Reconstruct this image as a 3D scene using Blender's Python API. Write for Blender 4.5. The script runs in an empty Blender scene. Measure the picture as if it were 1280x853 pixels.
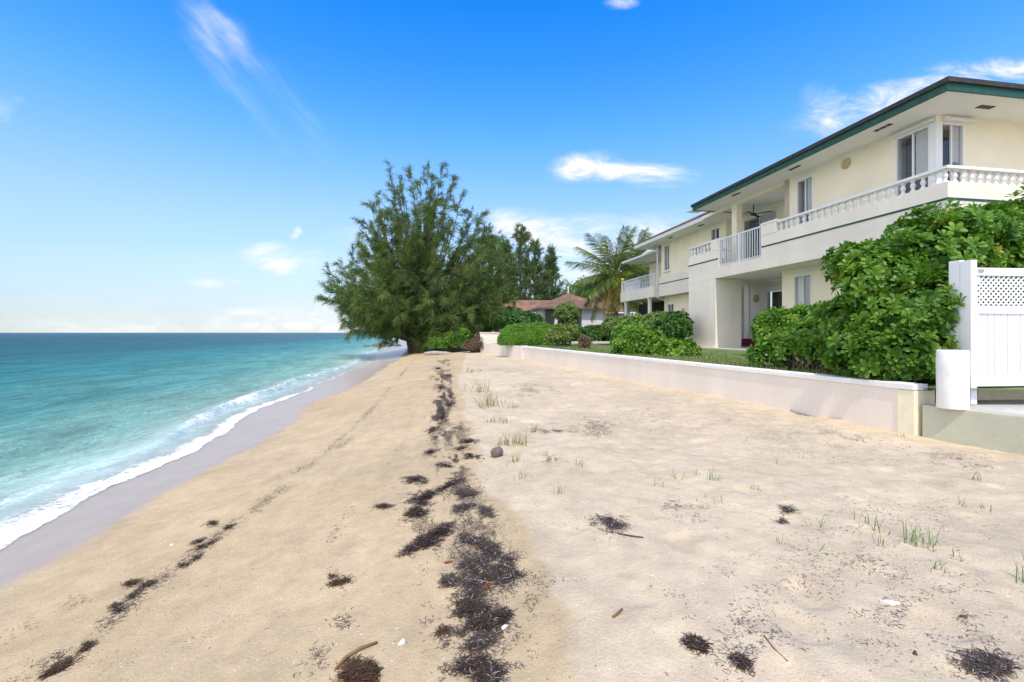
import bpy, bmesh, math, random
import numpy as np
from mathutils import Vector, Matrix

sc = bpy.context.scene
COL = sc.collection
R = math.radians
random.seed(7)
rng = np.random.default_rng(11)

# ------------------------------------------------------------------ camera, sky, sun, exposure
F_PX, CX, HY, CAMZ = 569.0, 640.0, 416.0, 2.1          # focal length in photo pixels, centre, horizon row, eye height over the sea
cam = bpy.data.cameras.new('camera'); cam.lens = 16.0; cam.sensor_width = 36.0
cam.shift_y = -10.5 / 1280.0; cam.clip_start = 0.05; cam.clip_end = 30000
camo = bpy.data.objects.new('camera', cam); COL.objects.link(camo)
camo.location = (0, 0, CAMZ); camo.rotation_euler = (R(90), 0, 0); sc.camera = camo

SUN_H = (0.11, -0.994); SUN_EL = R(57)
sl = bpy.data.lights.new('sun', 'SUN'); sl.energy = 3.0; sl.angle = R(0.6); sl.color = (1.0, 0.90, 0.76)
so = bpy.data.objects.new('sun', sl); COL.objects.link(so)
sv = Vector((SUN_H[0]*math.cos(SUN_EL), SUN_H[1]*math.cos(SUN_EL), math.sin(SUN_EL)))
so.rotation_euler = sv.to_track_quat('Z', 'Y').to_euler(); so.location = (5, -10, 30)

vs = sc.view_settings; vs.view_transform = 'Standard'; vs.look = 'None'; vs.exposure = 0.27; vs.gamma = 1.0
try: vs.use_curve_mapping = False
except Exception: pass

world = bpy.data.worlds.new('World'); sc.world = world; world.use_nodes = True
def build_world():
    nt = world.node_tree; N = nt.nodes; L = nt.links; N.clear()
    out = N.new('ShaderNodeOutputWorld'); bg = N.new('ShaderNodeBackground'); bg.inputs[1].default_value = 0.15
    L.new(bg.outputs[0], out.inputs[0])
    sky = N.new('ShaderNodeTexSky'); sky.sky_type = 'NISHITA'; sky.sun_disc = False
    sky.sun_elevation = SUN_EL; sky.sun_rotation = math.atan2(SUN_H[0], SUN_H[1])
    sky.air_density = 1.0; sky.dust_density = 0.0; sky.ozone_density = 2.2
    def m(op, a, b=None, c=None):
        n = N.new('ShaderNodeMath'); n.operation = op
        for i, v in enumerate((a, b, c)):
            if v is None: continue
            if isinstance(v, (int, float)): n.inputs[i].default_value = v
            else: L.new(v, n.inputs[i])
        return n.outputs[0]
    tc = N.new('ShaderNodeTexCoord'); sx = N.new('ShaderNodeSeparateXYZ'); L.new(tc.outputs['Generated'], sx.inputs[0])
    X, Y, Z = sx.outputs
    yy = m('MAXIMUM', Y, 0.02)
    u = m('DIVIDE', X, yy); v = m('DIVIDE', Z, yy)
    front = m('GREATER_THAN', Y, 0.05)
    cb = N.new('ShaderNodeCombineXYZ'); L.new(u, cb.inputs[0]); L.new(v, cb.inputs[1])
    def noise(scale, det, sxy, off=0.0, rough=0.55, dist=0.0, rot=0.0):
        mp = N.new('ShaderNodeMapping'); mp.inputs['Scale'].default_value = (sxy[0], sxy[1], 1); mp.inputs['Location'].default_value = (off, off*0.7, 0)
        if rot:
            m0 = N.new('ShaderNodeMapping'); m0.inputs['Rotation'].default_value = (0, 0, rot); L.new(cb.outputs[0], m0.inputs[0]); L.new(m0.outputs[0], mp.inputs[0])
        else: L.new(cb.outputs[0], mp.inputs[0])
        n = N.new('ShaderNodeTexNoise'); n.inputs['Scale'].default_value = scale; n.inputs['Detail'].default_value = det
        n.inputs['Roughness'].default_value = rough; n.inputs['Distortion'].default_value = dist
        L.new(mp.outputs[0], n.inputs['Vector']); return n.outputs['Fac']
    n1 = noise(6.5, 12, (0.8, 2.0), 0.3, 0.66, 0.7); n2 = noise(14, 8, (1, 2.2), 3.1, 0.62, 0.3); n3 = noise(3, 5, (1, 3.5), 7.7); ns = noise(4, 7, (0.7, 3.2), 5.0, 0.55, 0.3, R(48))
    warp = m('MULTIPLY', m('SUBTRACT', n3, 0.5), 0.10)
    u2 = m('ADD', u, warp); v2 = m('ADD', v, m('MULTIPLY', warp, 0.5))
    total = None
    # direction (u, v), half sizes, tilt, strength, kind: soft clouds that stand in these compass directions
    clouds = [(262, 30, 110, 30, 47, 0.30, ns), (310, 90, 160, 48, 48, 0.16, ns), (2, 136, 30, 24, 0, 0.55, n1), (352, 321, 62, 24, 5, 0.75, n1), (371, 291, 9, 9, 0, 0.5, n1),
              (735, 208, 55, 26, -8, 1.0, n1), (800, 218, 75, 24, 4, 0.80, n1), (655, 295, 75, 36, 14, 1.0, n1), (730, 318, 130, 52, 0, 1.25, n1), (840, 300, 90, 40, 0, 0.55, n1),
              (1040, 132, 45, 30, 30, 0.5, n1), (1150, 120, 190, 34, -14, 0.75, n1), (1250, 92, 120, 24, 0, 0.5, n1), (780, 2, 26, 10, 0, 0.6, n1),
              (268, 354, 48, 8, 0, 0.35, n2), (315, 387, 34, 7, 0, 0.28, n2), (200, 405, 300, 16, 0, 0.16, n2), (400, 398, 150, 26, 0, 0.22, n2), (455, 300, 60, 20, 5, 0.3, n1)]
    for (px, py, rx, ry, ang, st, nz) in clouds:
        du = m('SUBTRACT', u2, (px - CX)/F_PX); dv = m('SUBTRACT', v2, (HY - py)/F_PX)
        a = R(-ang); ca, sa = math.cos(a), math.sin(a)
        p = m('ADD', m('MULTIPLY', du, ca/(rx/F_PX)), m('MULTIPLY', dv, sa/(rx/F_PX)))
        q = m('ADD', m('MULTIPLY', du, -sa/(ry/F_PX)), m('MULTIPLY', dv, ca/(ry/F_PX)))
        r2 = m('ADD', m('MULTIPLY', p, p), m('MULTIPLY', q, q))
        fall = m('MAXIMUM', m('SUBTRACT', 1.0, r2), 0.0)
        q_ = m('MULTIPLY', m('SUBTRACT', m('ADD', nz, m('MULTIPLY', fall, 0.12)), 0.40), 3.4)
        q_ = m('MINIMUM', m('MAXIMUM', q_, 0.0), 1.0)
        body = m('MULTIPLY', m('MULTIPLY', m('POWER', fall, 1.0), m('MULTIPLY', q_, q_)), st*1.25)
        total = body if total is None else m('ADD', total, body)
    # thin milky veil low over the sea
    hz = m('MULTIPLY', m('MAXIMUM', m('SUBTRACT', 1.0, m('MULTIPLY', v, 5.0)), 0.0), m('MULTIPLY', n3, 0.9))
    total = m('MULTIPLY', m('MINIMUM', m('ADD', total, hz), 0.93), front)
    # bright cloud added out of view, behind and left, to lift the shaded facade
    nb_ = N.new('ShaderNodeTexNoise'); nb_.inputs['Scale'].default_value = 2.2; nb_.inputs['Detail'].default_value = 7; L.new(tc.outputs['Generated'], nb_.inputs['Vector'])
    fill_cloud = m('MULTIPLY', m('MINIMUM', m('MAXIMUM', m('MULTIPLY', m('SUBTRACT', nb_.outputs['Fac'], 0.36), 4.0), 0.0), 0.9), m('MINIMUM', m('MAXIMUM', m('MULTIPLY', m('SUBTRACT', -0.10, m('ADD', X, m('MULTIPLY', Y, 1.25))), 4.0), 0.0), 1.0))
    hs = N.new('ShaderNodeHueSaturation'); hs.inputs['Saturation'].default_value = 1.42; hs.inputs['Hue'].default_value = 0.503; hs.inputs['Value'].default_value = 1.55
    elv = N.new('ShaderNodeMapRange'); elv.inputs['From Min'].default_value = 0.0; elv.inputs['From Max'].default_value = 0.40; elv.inputs['To Min'].default_value = 0.36; elv.inputs['To Max'].default_value = 1.80; L.new(Z, elv.inputs['Value'])
    sat = N.new('ShaderNodeMapRange'); sat.inputs['From Min'].default_value = 0.0; sat.inputs['From Max'].default_value = 0.40; sat.inputs['To Min'].default_value = 0.65; sat.inputs['To Max'].default_value = 1.18; L.new(Z, sat.inputs['Value']); L.new(sat.outputs[0], hs.inputs['Saturation'])
    L.new(elv.outputs[0], hs.inputs['Value']); L.new(sky.outputs[0], hs.inputs['Color'])
    tn = N.new('ShaderNodeMixRGB'); tn.blend_type = 'MULTIPLY'; tn.inputs[2].default_value = (0.80, 1.04, 1.30, 1); L.new(hs.outputs[0], tn.inputs[1])
    L.new(m('MAXIMUM', m('SUBTRACT', 1.0, m('MULTIPLY', Z, 4.0)), 0.0), tn.inputs[0])
    tz = N.new('ShaderNodeMapRange'); tz.interpolation_type = 'SMOOTHSTEP'; tz.inputs['From Min'].default_value = 0.08; tz.inputs['From Max'].default_value = 0.68; L.new(Z, tz.inputs['Value'])
    t2 = N.new('ShaderNodeMixRGB'); t2.blend_type = 'MULTIPLY'; t2.inputs[2].default_value = (0.03, 0.66, 1.06, 1); L.new(tz.outputs[0], t2.inputs[0]); L.new(tn.outputs[0], t2.inputs[1])
    mx = N.new('ShaderNodeMixRGB'); L.new(total, mx.inputs[0]); L.new(t2.outputs[0], mx.inputs[1]); mx.inputs[2].default_value = (6.0, 5.95, 5.95, 1)
    m2 = N.new('ShaderNodeMixRGB'); L.new(fill_cloud, m2.inputs[0]); L.new(mx.outputs[0], m2.inputs[1]); m2.inputs[2].default_value = (11.5, 10.6, 9.6, 1)
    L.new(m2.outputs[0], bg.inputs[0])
build_world()

# ------------------------------------------------------------------ helpers
def tag(o, label=None, cat=None, group=None, kind=None):
    if label: o['label'] = label
    if cat: o['category'] = cat
    if group: o['group'] = group
    if kind: o['kind'] = kind
    return o

def empty(name, loc, rz=0.0, label=None, cat=None, group=None):
    o = bpy.data.objects.new(name, None); COL.objects.link(o); o.empty_display_size = 0.2
    o.location = loc; o.rotation_euler = (0, 0, rz)
    return tag(o, label, cat, group)

def np_mesh(name, V, F, mat, parent=None, smooth=False, attrs=None, loc=None):
    """V (n,3); F (m,3) or (m,4) index arrays"""
    V = np.asarray(V, dtype=np.float32); F = np.asarray(F, dtype=np.int32)
    me = bpy.data.meshes.new(name); k = F.shape[1]
    me.vertices.add(len(V)); me.vertices.foreach_set('co', V.ravel())
    me.loops.add(F.size); me.loops.foreach_set('vertex_index', F.ravel())
    me.polygons.add(len(F)); me.polygons.foreach_set('loop_start', np.arange(0, F.size, k, dtype=np.int32))
    me.polygons.foreach_set('loop_total', np.full(len(F), k, dtype=np.int32))
    if smooth: me.polygons.foreach_set('use_smooth', np.ones(len(F), dtype=bool))
    if attrs:
        for nm, arr in attrs.items():
            arr = np.asarray(arr, dtype=np.float32)
            if arr.ndim == 1:
                a = me.attributes.new(nm, 'FLOAT', 'POINT'); a.data.foreach_set('value', arr)
            else:
                a = me.attributes.new(nm, 'FLOAT_COLOR', 'POINT')
                a.data.foreach_set('color', np.concatenate([arr, np.ones((len(arr), 1), np.float32)], 1).ravel())
    me.update(calc_edges=True); me.validate()
    me.materials.append(mat)
    o = bpy.data.objects.new(name, me); COL.objects.link(o)
    if parent: o.parent = parent
    if loc is not None: o.location = loc
    return o

class MB:
    """collects boxes, prisms, tubes, lathes; build() links them as ONE mesh"""
    def __init__(s): s.v = []; s.f = []
    def add(s, vs, fs):
        b = len(s.v); s.v += [tuple(p) for p in vs]; s.f += [tuple(i + b for i in f) for f in fs]; return s
    def box(s, x0, x1, y0, y1, z0, z1):
        v = [(x, y, z) for z in (z0, z1) for y in (y0, y1) for x in (x0, x1)]
        return s.add(v, [(0, 2, 3, 1), (4, 5, 7, 6), (0, 1, 5, 4), (2, 6, 7, 3), (0, 4, 6, 2), (1, 3, 7, 5)])
    def prism(s, pts, z0, z1):
        n = len(pts); v = [(p[0], p[1], z0) for p in pts] + [(p[0], p[1], z1) for p in pts]
        f = [tuple(range(n))[::-1], tuple(range(n, 2*n))] + [(i, (i+1) % n, n + (i+1) % n, n + i) for i in range(n)]
        return s.add(v, f)
    def tube(s, pts, rads, seg=8, cap=True):
        pts = [Vector(p) for p in pts]; rings = []
        for i, p in enumerate(pts):
            d = (pts[min(i+1, len(pts)-1)] - pts[max(i-1, 0)]).normalized()
            a = d.orthogonal().normalized() if i == 0 else (rings[-1][1] - d * rings[-1][1].dot(d)).normalized()
            rings.append((p, a, d.cross(a)))
        v = []; f = []
        for (p, a, b), r in zip(rings, rads):
            for k in range(seg):
                t = 2*math.pi*k/seg; v.append(p + a*(r*math.cos(t)) + b*(r*math.sin(t)))
        for i in range(len(pts)-1):
            for k in range(seg):
                k2 = (k+1) % seg; f.append((i*seg+k, i*seg+k2, (i+1)*seg+k2, (i+1)*seg+k))
        if cap: f.append(tuple(range(seg))[::-1]); f.append(tuple(range((len(pts)-1)*seg, len(pts)*seg)))
        return s.add(v, f)
    def lathe(s, prof, c=(0, 0, 0), seg=10):
        v = []; f = []; n = len(prof)
        for (r, z) in prof:
            for k in range(seg):
                t = 2*math.pi*k/seg; v.append((c[0]+r*math.cos(t), c[1]+r*math.sin(t), c[2]+z))
        for i in range(n-1):
            for k in range(seg):
                k2 = (k+1) % seg; f.append((i*seg+k, i*seg+k2, (i+1)*seg+k2, (i+1)*seg+k))
        f.append(tuple(range(seg))[::-1]); f.append(tuple(range((n-1)*seg, n*seg)))
        return s.add(v, f)
    def build(s, name, mat, parent=None, smooth=False, bevel=0.0):
        me = bpy.data.meshes.new(name); me.from_pydata([tuple(p) for p in s.v], [], s.f); me.materials.append(mat)
        bm = bmesh.new(); bm.from_mesh(me); bmesh.ops.recalc_face_normals(bm, faces=bm.faces)
        if bevel > 0:
            es = [e for e in bm.edges if len(e.link_faces) == 2 and e.calc_face_angle(0) > 0.6]
            bmesh.ops.bevel(bm, geom=es, offset=bevel, segments=2, affect='EDGES', profile=0.7)
        bm.to_mesh(me); bm.free()
        if smooth:
            for p in me.polygons: p.use_smooth = True
        o = bpy.data.objects.new(name, me); COL.objects.link(o)
        if parent: o.parent = parent
        return o

def wall_mesh(mb, axis, pos, thick, a0, a1, z0, z1, holes):
    """wall slab in plane axis=pos (thickness goes to pos+thick), along the other axis a0..a1, holes [(a0,a1,z0,z1)]"""
    A = sorted(set([a0, a1] + [h[0] for h in holes] + [h[1] for h in holes])); Z = sorted(set([z0, z1] + [h[2] for h in holes] + [h[3] for h in holes]))
    A = [a for a in A if a0 <= a <= a1]; Z = [z for z in Z if z0 <= z <= z1]
    def solid(i, j):
        if i < 0 or j < 0 or i >= len(A)-1 or j >= len(Z)-1: return False
        ca, cz = (A[i]+A[i+1])/2, (Z[j]+Z[j+1])/2
        return not any(h[0] < ca < h[1] and h[2] < cz < h[3] for h in holes)
    def P(t, a, z): return (t, a, z) if axis == 'x' else (a, t, z)
    def q(p): mb.add(p, [(0, 1, 2, 3)])
    p0, p1 = pos, pos + thick
    for i in range(len(A)-1):
        for j in range(len(Z)-1):
            if not solid(i, j): continue
            aa, ab, za, zb = A[i], A[i+1], Z[j], Z[j+1]
            q([P(p0, aa, za), P(p0, ab, za), P(p0, ab, zb), P(p0, aa, zb)]); q([P(p1, aa, za), P(p1, aa, zb), P(p1, ab, zb), P(p1, ab, za)])
            if not solid(i-1, j): q([P(p0, aa, za), P(p0, aa, zb), P(p1, aa, zb), P(p1, aa, za)])
            if not solid(i+1, j): q([P(p0, ab, za), P(p1, ab, za), P(p1, ab, zb), P(p0, ab, zb)])
            if not solid(i, j-1): q([P(p0, aa, za), P(p1, aa, za), P(p1, ab, za), P(p0, ab, za)])
            if not solid(i, j+1): q([P(p0, aa, zb), P(p0, ab, zb), P(p1, ab, zb), P(p1, aa, zb)])
    return mb

# value noise on numpy arrays
def vnoise(x, y, seed=0):
    xi = np.floor(x).astype(np.int64); yi = np.floor(y).astype(np.int64); xf = x - xi; yf = y - yi
    def h(a, b):
        n = (a*374761393 + b*668265263 + seed*1442695041) & 0xffffffff
        n = ((n ^ (n >> 13))*1274126177) & 0xffffffff
        return ((n ^ (n >> 16)) & 0xffff)/65535.0
    ux = xf*xf*xf*(xf*(xf*6-15)+10); uy = yf*yf*yf*(yf*(yf*6-15)+10)
    return (h(xi, yi)*(1-ux) + h(xi+1, yi)*ux)*(1-uy) + (h(xi, yi+1)*(1-ux) + h(xi+1, yi+1)*ux)*uy
def fbm(x, y, oct=4, seed=0, gain=0.5):
    s = 0; a = 1; t = 0
    for o in range(oct):
        s = s + a*vnoise(x*(2.03**o)+17.3*o, y*(2.03**o)-9.1*o, seed+o*7); t += a; a *= gain
    return s/t
def sstep(a, b, x):
    t = np.clip((x-a)/(b-a), 0, 1); return t*t*(3-2*t)

# ------------------------------------------------------------------ terrain functions (metres; the sea is z = 0)
SY = np.array([-60, -5, 2.5, 4.38, 5.6, 7.1, 9.0, 13.9, 21.0, 29.0, 38, 48, 60, 70, 120, 1000, 9000.0])
SX = np.array([-5.0, -4.6, -4.65, -4.95, -5.2, -5.6, -6.1, -7.2, -8.3, -9.4, -11.6, -14.2, -15.8, -17.2, -29, -240, -2160.0])
def shore_x(y):
    return np.interp(y, SY, SX) + 0.16*np.sin(y*0.9)*np.exp(-((y-7)/9.0)**2)
PS = np.array([-4000, -200, -40, -8, -1.0, 0, 1.2, 3.2, 4.5, 5.4, 7, 10, 14, 60, 9000.0])
PZ = np.array([-12, -6, -3.2, -1.0, -0.13, 0, 0.15, 0.47, 0.655, 0.73, 0.79, 0.81, 0.83, 0.95, 1.0])
def sand_z0(x, y):
    return np.interp(x - shore_x(y), PS, PZ)
def sand_z(x, y):
    x = np.asarray(x, float); y = np.asarray(y, float)
    s = x - shore_x(y); z = np.interp(s, PS, PZ)
    rough = sstep(4.0, 6.2, s + 0.6*(fbm(x*0.6, y*0.6, 2, 5)-0.5)); near = np.exp(-np.maximum(np.abs(y)-6, 0)/18.0); dry = sstep(0.8, 2.0, s)
    z = z + dry*(fbm(x*0.45, y*0.45, 3, 1)-0.5)*0.10
    z = z + dry*near*(0.25+0.75*rough)*((fbm(x*3.3, y*3.3, 3, 2)-0.5)*0.032 + (fbm(x*9, y*9, 3, 3)-0.5)*0.020)
    # old footprints: shallow dents
    d = vnoise(x*4.6+3, y*3.4, 9); z = z - dry*near*rough*0.028*sstep(0.72, 0.92, d)
    return z
def ground_pt(px, py):
    """where a line of sight from the eye meets the sand"""
    dx, dz = (px-CX)/F_PX, -(py-HY)/F_PX; d = 1.35/(-dz)
    for _ in range(30):
        z = float(sand_z(dx*d, d)); d = 0.5*d + 0.5*(CAMZ-z)/(-dz)
    return dx*d, d, float(sand_z(dx*d, d))
def at(px, py, d): return Vector(((px-CX)/F_PX*d, d, CAMZ-(py-HY)/F_PX*d))

# ------------------------------------------------------------------ materials
def new_mat(name):
    m = bpy.data.materials.new(name); m.use_nodes = True; nt = m.node_tree
    return m, nt, nt.nodes, nt.links, nt.nodes['Principled BSDF']
def plain(name, c, rough=0.6, var=0.08, scale=3.0, bump=0.0, bscale=60.0, spec=0.3, streak=False, dirt=0.0, dirtcol=(0.3, 0.27, 0.22)):
    m, nt, N, L, P = new_mat(name)
    tc = N.new('ShaderNodeTexCoord'); n = N.new('ShaderNodeTexNoise'); n.inputs['Scale'].default_value = scale; n.inputs['Detail'].default_value = 6
    src = tc.outputs['Object']
    if streak:
        mp = N.new('ShaderNodeMapping'); mp.inputs['Scale'].default_value = (1, 1, 0.18); L.new(src, mp.inputs[0]); src = mp.outputs[0]
    L.new(src, n.inputs['Vector'])
    r = N.new('ShaderNodeMapRange'); r.inputs['From Min'].default_value = 0.3; r.inputs['From Max'].default_value = 0.7
    r.inputs['To Min'].default_value = 1-var; r.inputs['To Max'].default_value = 1+var*0.6; L.new(n.outputs['Fac'], r.inputs['Value'])
    mx = N.new('ShaderNodeMixRGB'); mx.blend_type = 'MULTIPLY'; mx.inputs[0].default_value = 1; mx.inputs[1].default_value = (*c, 1); L.new(r.outputs[0], mx.inputs[2])
    col = mx.outputs[0]
    if dirt > 0:
        n3 = N.new('ShaderNodeTexNoise'); n3.inputs['Scale'].default_value = scale*2.3; n3.inputs['Detail'].default_value = 9; n3.inputs['Roughness'].default_value = 0.7; L.new(src, n3.inputs['Vector'])
        r3 = N.new('ShaderNodeMapRange'); r3.inputs['From Min'].default_value = 0.52; r3.inputs['From Max'].default_value = 0.75; r3.inputs['To Max'].default_value = dirt; L.new(n3.outputs['Fac'], r3.inputs['Value'])
        m3 = N.new('ShaderNodeMixRGB'); L.new(r3.outputs[0], m3.inputs[0]); L.new(col, m3.inputs[1]); m3.inputs[2].default_value = (*dirtcol, 1); col = m3.outputs[0]
    L.new(col, P.inputs['Base Color'])
    P.inputs['Roughness'].default_value = rough; P.inputs['Specular IOR Level'].default_value = spec
    if bump > 0:
        n2 = N.new('ShaderNodeTexNoise'); n2.inputs['Scale'].default_value = bscale; n2.inputs['Detail'].default_value = 4; L.new(tc.outputs['Object'], n2.inputs['Vector'])
        b = N.new('ShaderNodeBump'); b.inputs['Strength'].default_value = bump; b.inputs['Distance'].default_value = 0.02; L.new(n2.outputs['Fac'], b.inputs['Height']); L.new(b.outputs[0], P.inputs['Normal'])
    return m
def leafy(name, c1, c2, c3=None, rough=0.45, trans=0.25, spec=0.35):
    """foliage: colour varies leaf by leaf through the mesh attribute rnd"""
    m, nt, N, L, P = new_mat(name)
    a = N.new('ShaderNodeAttribute'); a.attribute_name = 'rnd'
    cr = N.new('ShaderNodeValToRGB'); e = cr.color_ramp.elements
    e[0].position = 0.0; e[0].color = (*c1, 1); e[1].position = 0.93 if c3 else 1.0; e[1].color = (*c2, 1)
    if c3: x = e.new(0.985); x.color = (*c3, 1)
    L.new(a.outputs['Fac'], cr.inputs[0]); L.new(cr.outputs[0], P.inputs['Base Color'])
    P.inputs['Roughness'].default_value = rough; P.inputs['Specular IOR Level'].default_value = spec
    tr = N.new('ShaderNodeBsdfTranslucent'); br = N.new('ShaderNodeMixRGB'); br.blend_type = 'MULTIPLY'; br.inputs[0].default_value = 1; br.inputs[2].default_value = (1.3, 1.5, 0.6, 1)
    L.new(cr.outputs[0], br.inputs[1]); L.new(br.outputs[0], tr.inputs[0])
    mx = N.new('ShaderNodeMixShader'); mx.inputs[0].default_value = trans; out = N['Material Output']
    L.new(P.outputs[0], mx.inputs[1]); L.new(tr.outputs[0], mx.inputs[2]); L.new(mx.outputs[0], out.inputs[0])
    return m

M = {}
M['cream'] = plain('cream_stucco', (0.90, 0.825, 0.64), 0.8, 0.06, 1.3, 0.25, 90, 0.15, dirt=0.10, dirtcol=(0.55, 0.45, 0.3))
M['pale'] = plain('pale_stucco', (0.85, 0.785, 0.68), 0.8, 0.06, 1.2, 0.25, 90, 0.15, streak=True, dirt=0.20, dirtcol=(0.5, 0.44, 0.36))
M['white'] = plain('white_paint', (0.80, 0.80, 0.80), 0.45, 0.04, 4, 0, spec=0.35)
M['soffit'] = plain('soffit_paint', (0.86, 0.85, 0.82), 0.7, 0.05, 1.0, 0.1, 40, 0.2)
M['vinyl'] = plain('white_vinyl', (0.80, 0.82, 0.85), 0.38, 0.04, 3, 0, spec=0.4, dirt=0.14, dirtcol=(0.55, 0.53, 0.48))
M['green'] = plain('green_paint', (0.020, 0.082, 0.055), 0.45, 0.25, 5, 0, dirt=0.25, dirtcol=(0.08, 0.2, 0.16))
M['dark'] = plain('dark_opening', (0.03, 0.028, 0.025), 0.6, 0.1)
M['shingle_dark'] = plain('dark_shingles', (0.05, 0.05, 0.052), 0.85, 0.3, 7, 0.4, 60)
M['room'] = plain('room_shade_paint', (0.10, 0.10, 0.105), 0.8, 0.3, 2)
M['maroon'] = plain('maroon_paint', (0.22, 0.015, 0.03), 0.5, 0.1)
M['wallwhite'] = plain('garden_wall_paint', (0.77, 0.705, 0.635), 0.85, 0.07, 1.2, 0.3, 70, 0.12, streak=True, dirt=0.16, dirtcol=(0.46, 0.40, 0.36))
M['capwhite'] = plain('wall_coping_paint', (0.80, 0.80, 0.79), 0.7, 0.08, 3, 0.25, 50, 0.2, dirt=0.22, dirtcol=(0.42, 0.40, 0.36))
M['pier'] = plain('cream_pier_paint', (0.80, 0.75, 0.57), 0.8, 0.08, 3, 0.3, 70, 0.15, dirt=0.2)
M['sage'] = plain('sage_render', (0.47, 0.48, 0.39), 0.85, 0.14, 1.6, 0.35, 60, 0.12, dirt=0.3, dirtcol=(0.30, 0.29, 0.24))
M['slab'] = plain('splashed_concrete', (0.55, 0.53, 0.50), 0.8, 0.15, 4, 0.3, 60, 0.2, dirt=0.7, dirtcol=(0.80, 0.80, 0.79))
M['bark'] = plain('grey_bark', (0.10, 0.085, 0.07), 0.9, 0.35, 6, 0.8, 25, 0.1)
M['bark_pale'] = plain('pale_bark', (0.24, 0.20, 0.16), 0.9, 0.35, 6, 0.8, 25, 0.1)
M['rock'] = plain('shore_rock', (0.17, 0.145, 0.125), 0.85, 0.35, 8, 0.7, 30, 0.2)
M['shell'] = plain('bleached_shell', (0.78, 0.75, 0.70), 0.5, 0.08, 30)
M['wood'] = plain('bleached_driftwood', (0.38, 0.35, 0.32), 0.85, 0.3, 9, 0.5, 40)
M['tan'] = plain('tan_lamp', (0.55, 0.42, 0.24), 0.6, 0.2, 8)
M['steel'] = plain('white_metal', (0.76, 0.79, 0.83), 0.35, 0.03, 3, 0, spec=0.5)
M['redleaf'] = plain('dry_red_leaf', (0.20, 0.045, 0.02), 0.6, 0.2, 40)
M['yellow'] = plain('yellow_plastic', (0.48, 0.38, 0.08), 0.4, 0.05)
M['farwall'] = plain('far_white_wall', (0.66, 0.66, 0.68), 0.8, 0.06, 1.0)
M['frond_dry'] = plain('dry_husk', (0.22, 0.13, 0.05), 0.9, 0.3, 10)

def shingle_mat(name, c1, c2):
    m, nt, N, L, P = new_mat(name)
    tc = N.new('ShaderNodeTexCoord'); b = N.new('ShaderNodeTexBrick'); b.inputs['Scale'].default_value = 1.0
    b.inputs['Brick Width'].default_value = 0.35; b.inputs['Row Height'].default_value = 0.16; b.inputs['Mortar Size'].default_value = 0.012
    b.inputs['Color1'].default_value = (*c1, 1); b.inputs['Color2'].default_value = (*c2, 1); b.inputs['Mortar'].default_value = (c1[0]*.4, c1[1]*.4, c1[2]*.4, 1)
    L.new(tc.outputs['Object'], b.inputs['Vector'])
    n = N.new('ShaderNodeTexNoise'); n.inputs['Scale'].default_value = 1.2; n.inputs['Detail'].default_value = 8; L.new(tc.outputs['Object'], n.inputs['Vector'])
    r = N.new('ShaderNodeMapRange'); r.inputs['From Min'].default_value = .3; r.inputs['From Max'].default_value = .7; r.inputs['To Min'].default_value = .65; r.inputs['To Max'].default_value = 1.2; L.new(n.outputs['Fac'], r.inputs['Value'])
    mx = N.new('ShaderNodeMixRGB'); mx.blend_type = 'MULTIPLY'; mx.inputs[0].default_value = 1; L.new(b.outputs['Color'], mx.inputs[1]); L.new(r.outputs[0], mx.inputs[2]); L.new(mx.outputs[0], P.inputs['Base Color'])
    P.inputs['Roughness'].default_value = 0.9; P.inputs['Specular IOR Level'].default_value = 0.15
    return m
M['shingle_red'] = shingle_mat('red_brown_shingles', (0.31, 0.175, 0.125), (0.235, 0.14, 0.105))
M['shingle_brown'] = shingle_mat('weathered_shingles', (0.27, 0.16, 0.125), (0.20, 0.125, 0.10))

def glass_mat():
    m, nt, N, L, P = new_mat('window_glass')
    g = N.new('ShaderNodeBsdfGlossy'); g.inputs['Roughness'].default_value = 0.03; g.inputs[0].default_value = (0.55, 0.52, 0.5, 1); t = N.new('ShaderNodeBsdfTransparent'); t.inputs[0].default_value = (0.95, 0.96, 0.96, 1)
    lw = N.new('ShaderNodeLayerWeight'); lw.inputs['Blend'].default_value = 0.5; f = N.new('ShaderNodeMath'); f.operation = 'POWER'; f.inputs[1].default_value = 3.5; L.new(lw.outputs['Facing'], f.inputs[0])
    ad = N.new('ShaderNodeMath'); ad.operation = 'ADD'; ad.inputs[1].default_value = 0.04; L.new(f.outputs[0], ad.inputs[0])
    mx = N.new('ShaderNodeMixShader'); L.new(ad.outputs[0], mx.inputs[0]); L.new(t.outputs[0], mx.inputs[1]); L.new(g.outputs[0], mx.inputs[2]); L.new(mx.outputs[0], N['Material Output'].inputs[0])
    N.remove(P); return m
M['glass'] = glass_mat()

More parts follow.
